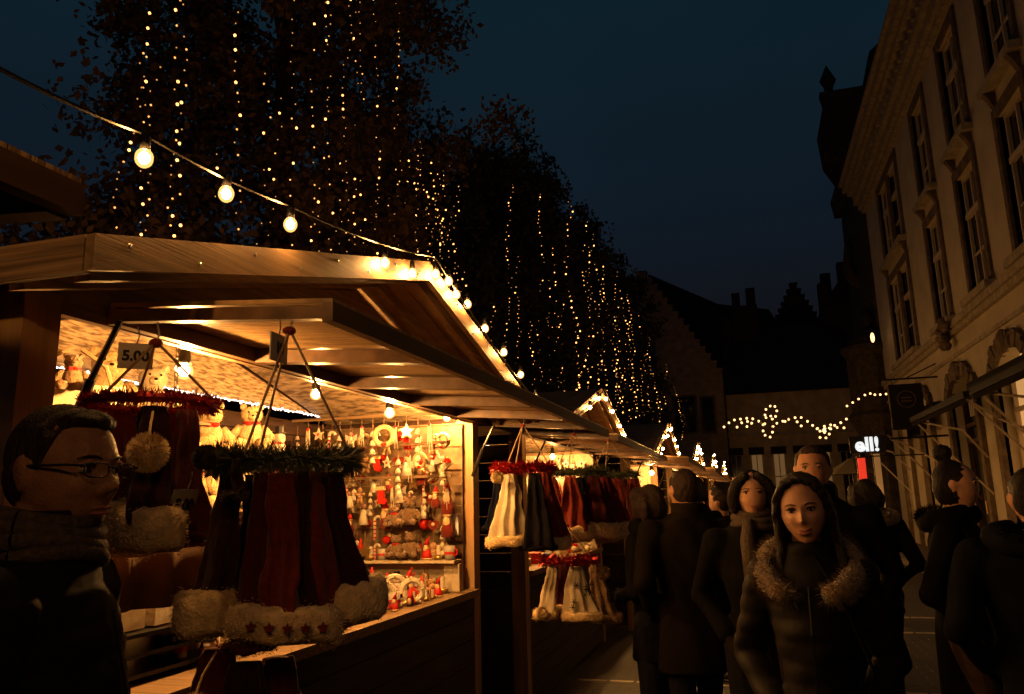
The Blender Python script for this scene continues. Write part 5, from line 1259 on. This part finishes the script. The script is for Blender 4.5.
# awnings of folding arm type
canvas = mat('dark_awning_canvas', (.012, .009, .008), .9, spec=.05, noise_s=10, amt=.3)
def awning(y0, y1, label):
    t = thing('shop_awning', (X0, (y0+y1)/2, 0), label, 'awning', 'folding arm awnings on the town house'); h = (y1-y0)/2
    m = MB().m(canvas); a = Vector((-.12, 0, 3.55)); b = Vector((-1.25, 0, 3.02)); m.beam(a, b, h*2, .012, (0, 0, 1)); m.build('canvas', t)
    m = MB().m(blackm); m.beam((-1.27, -h-.02, 3.0), (-1.27, h+.02, 3.0), .08, .10); m.build('front_bar', t)
    m = MB().m(canvas); m.b2((-1.276, -h, 2.87), (-1.268, h, 2.948)); m.build('valance', t)
    m = MB().m(blackm); m.b2((-.2, -h-.03, 3.5), (-.004, h+.03, 3.68)); m.build('cassette', t)
    for s_ in (-1, 1):
        m = MB().m(frame); m.tube([(-.06, s_*h*.9, 2.2), (-.62, s_*h*.55, 2.7), (-1.24, s_*h*.9, 2.96)], .022, 8); m.build('folding_arm', t)
        m = MB().m(frame); m.tube([(-.03, s_*h*.93, 1.5), (-1.22, s_*h*.93, 2.93)], .018, 8); m.build('brace', t)
awning(8.0, 12.8, 'nearest dark awning with folding arms at the right edge')
awning(13.2, 17.4, 'middle dark awning left of the nearest awning, beneath the string course')
awning(20.6, 25.2, 'farthest dark awning behind the hanging signboard')
# hanging signboard
t = thing('hanging_signboard', (4.42, 20.6, 0), 'black rectangular signboard hanging from an iron bracket between the windows', 'sign')
m = MB().m(mat('sign_black', (.012, .010, .009), .35)); m.b2((-1.03, -.03, 3.05), (-.30, .03, 4.15)); m.build('board', t)
m = MB().m(blackm); m.tube([(.07, 0, 4.28), (-1.12, 0, 4.28)], .022, 8); m.tube([(.07, 0, 4.6), (-.6, 0, 4.3)], .014, 6)
for x in (-.95, -.4): m.tube([(x, 0, 4.28), (x, 0, 4.14)], .008, 5)
m.tube([(-1.12+.05*math.cos(a), 0, 4.33+.05*math.sin(a)) for a in [PI*i/8-PI/2 for i in range(12)]], .012, 5); m.build('bracket', t)
m = MB().m(mat('sign_faded_gold', (.10, .07, .04), .5)); m.tube([(-.665+.2*math.cos(a), -.034, 3.78+.2*math.sin(a)) for a in [2*PI*i/20 for i in range(21)]], .010, 5, False)
for z in (3.72, 3.8): m.b2((-.78, -.036, z), (-.55, -.031, z+.03))
m.build('emblem', t)
# corner bay / oriel at the far end
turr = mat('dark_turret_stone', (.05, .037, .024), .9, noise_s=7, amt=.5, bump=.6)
t = thing('corner_oriel', (4.5, 28.3, 0), 'dark stone corner turret with a finial beside the far end of the town house', 'turret')
m = MB().m(turr); m.loft([(-.25, 0, 0, .55, .6), (-.25, 0, 3.3, .55, .6), (-.25, 0, 3.9, .85, .85), (-.25, 0, 4.1, .95, .95), (-.25, 0, 4.25, .8, .8), (-.25, 0, 6.1, .8, .8), (-.25, 0, 6.3, 1.0, 1.0), (-.25, 0, 6.45, .95, .95)], 8); m.build('shaft', t)
m = MB().m(roofm); m.loft([(-.25, 0, 6.455, .85, .85), (-.25, 0, 6.9, .45, .45), (-.25, 0, 7.15, .12, .12), (-.25, 0, 7.3, .16, .16), (-.25, 0, 7.42, .26, .26), (-.25, 0, 7.6, .16, .16), (-.25, 0, 7.85, .03, .03)], 10); m.build('finial', t, True)
# neighbouring scroll gable silhouette beyond
t = thing('scroll_gable_house', (4.6, 30.5, 0), 'dark house with a scrolled gable and small finial just beyond the town house', 'building')
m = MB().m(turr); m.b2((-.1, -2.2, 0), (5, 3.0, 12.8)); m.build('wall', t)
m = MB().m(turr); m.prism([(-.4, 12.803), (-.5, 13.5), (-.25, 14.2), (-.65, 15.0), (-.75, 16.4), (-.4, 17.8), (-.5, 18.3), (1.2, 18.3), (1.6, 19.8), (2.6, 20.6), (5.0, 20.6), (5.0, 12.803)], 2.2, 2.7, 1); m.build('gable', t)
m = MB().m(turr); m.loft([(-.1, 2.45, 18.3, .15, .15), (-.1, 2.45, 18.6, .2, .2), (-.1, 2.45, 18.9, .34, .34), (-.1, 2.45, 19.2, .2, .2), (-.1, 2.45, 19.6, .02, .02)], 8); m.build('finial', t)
m = MB().m(turr); m.loft([(-.12, .5, 9.2, .1, .1), (-.32, .5, 9.7, .28, .28), (-.42, .5, 10.1, .16, .18), (-.38, .5, 10.6, .12, .14), (-.3, .5, 10.9, .15, .15), (-.3, .5, 11.05, .02, .02)], 10); m.build('statue', t, True)

# ================================================================== far houses
brick = mat('far_brick', (.30, .20, .12), .9, noise_s=3, amt=.3, bump=.3)
plaster = mat('far_plaster', (.42, .32, .20), .9, noise_s=2, amt=.25)
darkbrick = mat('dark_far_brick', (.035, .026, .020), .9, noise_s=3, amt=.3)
def step_gable(t, x0, x1, ze, zp, y, th, mt, n, nm='stepped_gable'):
    m = MB().m(mt); w2 = (x1-x0)/2; c = (x0+x1)/2
    for i in range(n):
        a = w2*(1-i/n); z0 = ze+(zp-ze)*i/n; m.b2((c-a, y, z0+.002*(i > 0)), (c+a, y+th, ze+(zp-ze)*(i+1)/n))
        if i < n: 
            for s_ in (-1, 1): m.b2((c+s_*(a-.12)-.16, y-.04, ze+(zp-ze)*(i+1)/n+.002), (c+s_*(a-.12)+.16, y+th+.04, ze+(zp-ze)*(i+1)/n+.08))
    return m.build(nm, t)
h1 = thing('stepped_gable_house', (-4.2, 36, 0), 'old brick house with a stepped gable rising behind the fairy lights', 'building')
m = MB().m(brick); m.b2((-3.4, 0, 0), (3.35, 9, 6.9)); m.build('wall', h1)
step_gable(h1, -3.4, 3.35, 6.902, 12.2, .0, .5, brick, 15)
m = MB().m(roofm); m.prism([(-3.3, 6.91), (0, 11.8), (3.3, 6.91)], .51, 9, 1); m.build('roof', h1)
for (x, z, w_, hh, lit) in ((1.6, 4.5, .9, 1.6, 0), (-.4, 4.5, .9, 1.6, 0), (1.9, 1.6, .9, 1.8, 0), (0, 7.6, .7, 1.4, 0), (2.6, 4.5, .5, 1.5, 0)):
    f = MB().m(stoned); f.b2((x-w_/2-.1, -.04, z-.1), (x+w_/2+.1, -.003, z+hh+.1)); Wd = f.build('window', h1)
    g_ = MB().m(litw if lit else glass); g_.b2((x-w_/2, -.055, z), (x+w_/2, -.042, z+hh)); g_.build('pane', Wd)
h2 = thing('long_plaster_house', (1.3, 37, 0), 'long pale house with a dark tiled roof and tall lit ground floor windows', 'building')
m = MB().m(plaster); m.b2((-2.1, 0, 0), (3.4, 7, 6.2)); m.build('wall', h2)
m = MB().m(stone); m.b2((-2.15, -.10, 4.25), (3.42, -.003, 4.4)); m.build('string_course', h2)
m = MB().m(roofm); m.prism([(-.15, 6.202), (3.2, 9.9), (6.9, 6.202)], -2.1, 3.4, 0); m.build('roof', h2)
for i, x in enumerate((-1.85, -.95, 0.0, .95, 1.9, 2.8)):
    f = MB().m(mat('dark_lintel', (.02, .015, .012), .8)); f.b2((x-.33, -.06, 3.42), (x+.33, -.003, 3.75)); Wd = f.build('window', h2)
    g_ = MB().m(litw if i not in (0, 5) else glass); g_.b2((x-.22, -.05, 1.1), (x+.22, -.02, 3.40)); g_.build('pane', Wd)
    f = MB().m(frame); f.b2((x-.02, -.07, 1.1), (x+.02, -.052, 3.4)); f.b2((x-.22, -.07, 2.4), (x-.022, -.052, 2.45)); f.b2((x+.022, -.07, 2.4), (x+.22, -.052, 2.45)); f.build('frame', Wd)
m = MB().m(darkbrick); m.b2((-1.6, 2.6, 8.2), (-.3, 3.9, 11.0)); m.b2((-1.5, 2.7, 11.0), (-1.1, 3.1, 11.7)); m.b2((-.8, 2.7, 11.0), (-.35, 3.4, 11.9)); m.b2((-2.05, 2.4, 7.8), (-1.61, 3.4, 10.4)); m.build('chimney', h2)
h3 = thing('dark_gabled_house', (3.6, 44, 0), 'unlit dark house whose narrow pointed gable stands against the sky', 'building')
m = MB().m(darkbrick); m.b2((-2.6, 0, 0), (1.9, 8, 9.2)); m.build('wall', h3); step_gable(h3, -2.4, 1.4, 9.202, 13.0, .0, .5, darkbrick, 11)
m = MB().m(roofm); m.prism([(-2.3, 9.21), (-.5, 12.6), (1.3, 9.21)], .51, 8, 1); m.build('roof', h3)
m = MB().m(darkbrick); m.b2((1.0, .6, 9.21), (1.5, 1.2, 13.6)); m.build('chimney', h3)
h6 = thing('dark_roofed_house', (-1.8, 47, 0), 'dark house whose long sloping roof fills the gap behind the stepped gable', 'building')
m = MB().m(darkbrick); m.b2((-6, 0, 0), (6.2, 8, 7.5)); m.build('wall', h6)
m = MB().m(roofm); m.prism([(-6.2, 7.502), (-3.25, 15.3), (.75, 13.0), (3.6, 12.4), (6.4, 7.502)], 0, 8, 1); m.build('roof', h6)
h4 = thing('dark_tall_house', (5.4, 40, 0), 'black silhouette of a tall narrow house with two chimneys at the end of the street', 'building')
m = MB().m(darkbrick); m.b2((-1.4, 0, 0), (4, 8, 10.6)); m.build('wall', h4)
m = MB().m(roofm); m.prism([(-1.4, 10.602), (1.3, 14.4), (4, 10.602)], 0, 8, 1); m.build('roof', h4)
for x in (-1.2, -.2):
    m = MB().m(darkbrick); m.b2((x-.2, .5, 10.0), (x+.25, 1.1, 13.2+x)); m.build('chimney', h4)
h5 = thing('background_house', (-16, 38, 0), 'dark house hidden behind the row of trees', 'building')
m = MB().m(darkbrick); m.b2((-8, 0, 0), (7.5, 8, 7)); m.build('wall', h5); m = MB().m(roofm); m.prism([(0, 7.002), (4, 11), (8, 7.002)], -8, 7.5, 0); m.build('roof', h5)

# ---- illuminated garland across the street with a lantern figure
t = thing('street_garland', (0, 18, 0), 'white light garland with a lantern figure strung across the street', 'light garland')
GB = [MB().m(garlm).sph((0, 0, 0), .026, 7, 5).mesh('garland_bulb', True)]
def px3(px, py, Y):
    vx, vy = (px-512)/F, -(py-347)/F; r_ = [a[0]*vx+a[1]*vy-a[2] for a in (dx, dy, dz)]; k_ = Y/r_[1]; return (r_[0]*k_, 0, 1.55+r_[2]*k_)
def run(pts, step=.135):
    P_ = [Vector(px3(x, y, 18)) for x, y in pts]; m = MB().m(black); m.tube(P_, .008, 4); m.build('cable', t)
    acc = 0
    for a, b in zip(P_[:-1], P_[1:]):
        L_ = (b-a).length; u = acc
        while u < L_: link('bulb', GB[0], t, a.lerp(b, u/L_)+Vector((0, R.uniform(-.02, .02), R.uniform(-.02, .02)))); u += step
        acc = u-L_
run([(724, 427), (731, 422), (740, 419), (750, 418), (757, 421), (766, 424)])
run([(737, 427), (743, 422), (752, 420)]); run([(747, 427), (754, 421)])
run([(765, 415), (766, 408), (770, 405), (773, 408), (776, 406), (777, 412)]); run([(766, 417), (776, 417)], .10)
run([(763, 424), (763, 433), (767, 438), (772, 436), (773, 425), (772, 417)])
run([(777, 424), (788, 419), (798, 417), (808, 421), (815, 427), (822, 433)]); run([(785, 421), (790, 424)]); run([(797, 421), (802, 427)])
run([(820, 437), (826, 431), (834, 425), (843, 421), (848, 418)]); run([(817, 428), (823, 431), (830, 434), (832, 438)]); run([(824, 430), (836, 428), (847, 427)]); run([(820, 432), (826, 427), (836, 423)]); run([(826, 438), (824, 424)])
# second garland rising to the right, small
t = thing('street_garland', (3.2, 20, 0), 'short string of bulbs climbing towards the corner turret', 'light garland')
P_ = [Vector(px3(x, y, 20))-Vector((3.2, 0, 0)) for x, y in ((847, 406), (857, 400), (868, 393), (876, 395), (886, 394))]
m = MB().m(black); m.tube(P_, .008, 4); m.build('cable', t)
for i in range(8): u = i/7*(len(P_)-1.001); a = int(u); link('bulb', GB[0], t, P_[a].lerp(P_[a+1], u-a))
t = tag(MB().m(garlm).sph((4.0, 26, 6.35), (.06, .06, .16), 8, 6).build('wall_lantern'), 'small glowing lantern on the corner turret', 'lantern')
# lit shop signs far right
t = thing('lit_shop_sign', (2.15, 16, 2.46), 'white glowing sign lettering high beside the red sign', 'sign')
m = MB(); text_mb(m, 'ell!', .36, Matrix.Translation((0, -.02, -.0)) @ Matrix.Rotation(PI/2, 4, 'X'), mat('white_sign_glow', (.9, .95, 1), .5, emit=.9, ecol=(.85, .95, 1)), .01, .012); m.build('lettering', t)
m = MB().m(black); m.b2((-.30, .0, -.15), (.32, .06, .17)); m.build('board', t)
m = MB().m(blackm); m.tube([(.42, .04, .1), (1.4, .04, .12)], .02, 6); m.build('bracket', t)
t = thing('red_sign', (2.02, 16, 2.0), 'narrow upright red lit sign below the white lettering', 'sign')
m = MB().m(mat('red_sign_glow', (.8, .05, .03), .5, emit=.55, ecol=(1, .06, .03))); m.b2((-.06, 0, -.21), (.07, .05, .22)); m.build('panel', t)
m = MB().m(black); m.b2((-.08, .052, -.24), (.09, .09, .25)); m.build('board', t); m = MB().m(blackm); m.tube([(.0, .07, .24), (.0, .07, .36)], .012, 6); m.tube([(.0, .07, .25), (1.1, .07, .25)], .012, 6); m.build('bracket', t)
t = thing('display_window_post', (2.33, 16.2, 0), 'pale upright lit post right of the red sign', 'post')
m = MB().m(litw); m.b2((-.05, 0, .3), (.05, .06, 2.3)); m.build('light_panel', t); m = MB().m(black); m.b2((-.07, .062, 0), (.07, .1, 2.4)); m.build('backing', t)
# cafe parasol edge
t = thing('cafe_parasol', (2.2, 19.0, 0), 'half lit cafe parasol above the heads right of the man with short hair', 'parasol')
m = MB().m(mat('parasol_canvas', (.10, .08, .05), .85)); m.loft([(0, 0, 2.0, .6, .6), (0, 0, 2.01, .6, .6), (.0, 0, 2.35, .05, .05)], 8); m.build('canopy', t); m = MB().m(blackm); m.tube([(0, 0, 0), (0, 0, 2.4)], .02, 8); m.build('pole', t)
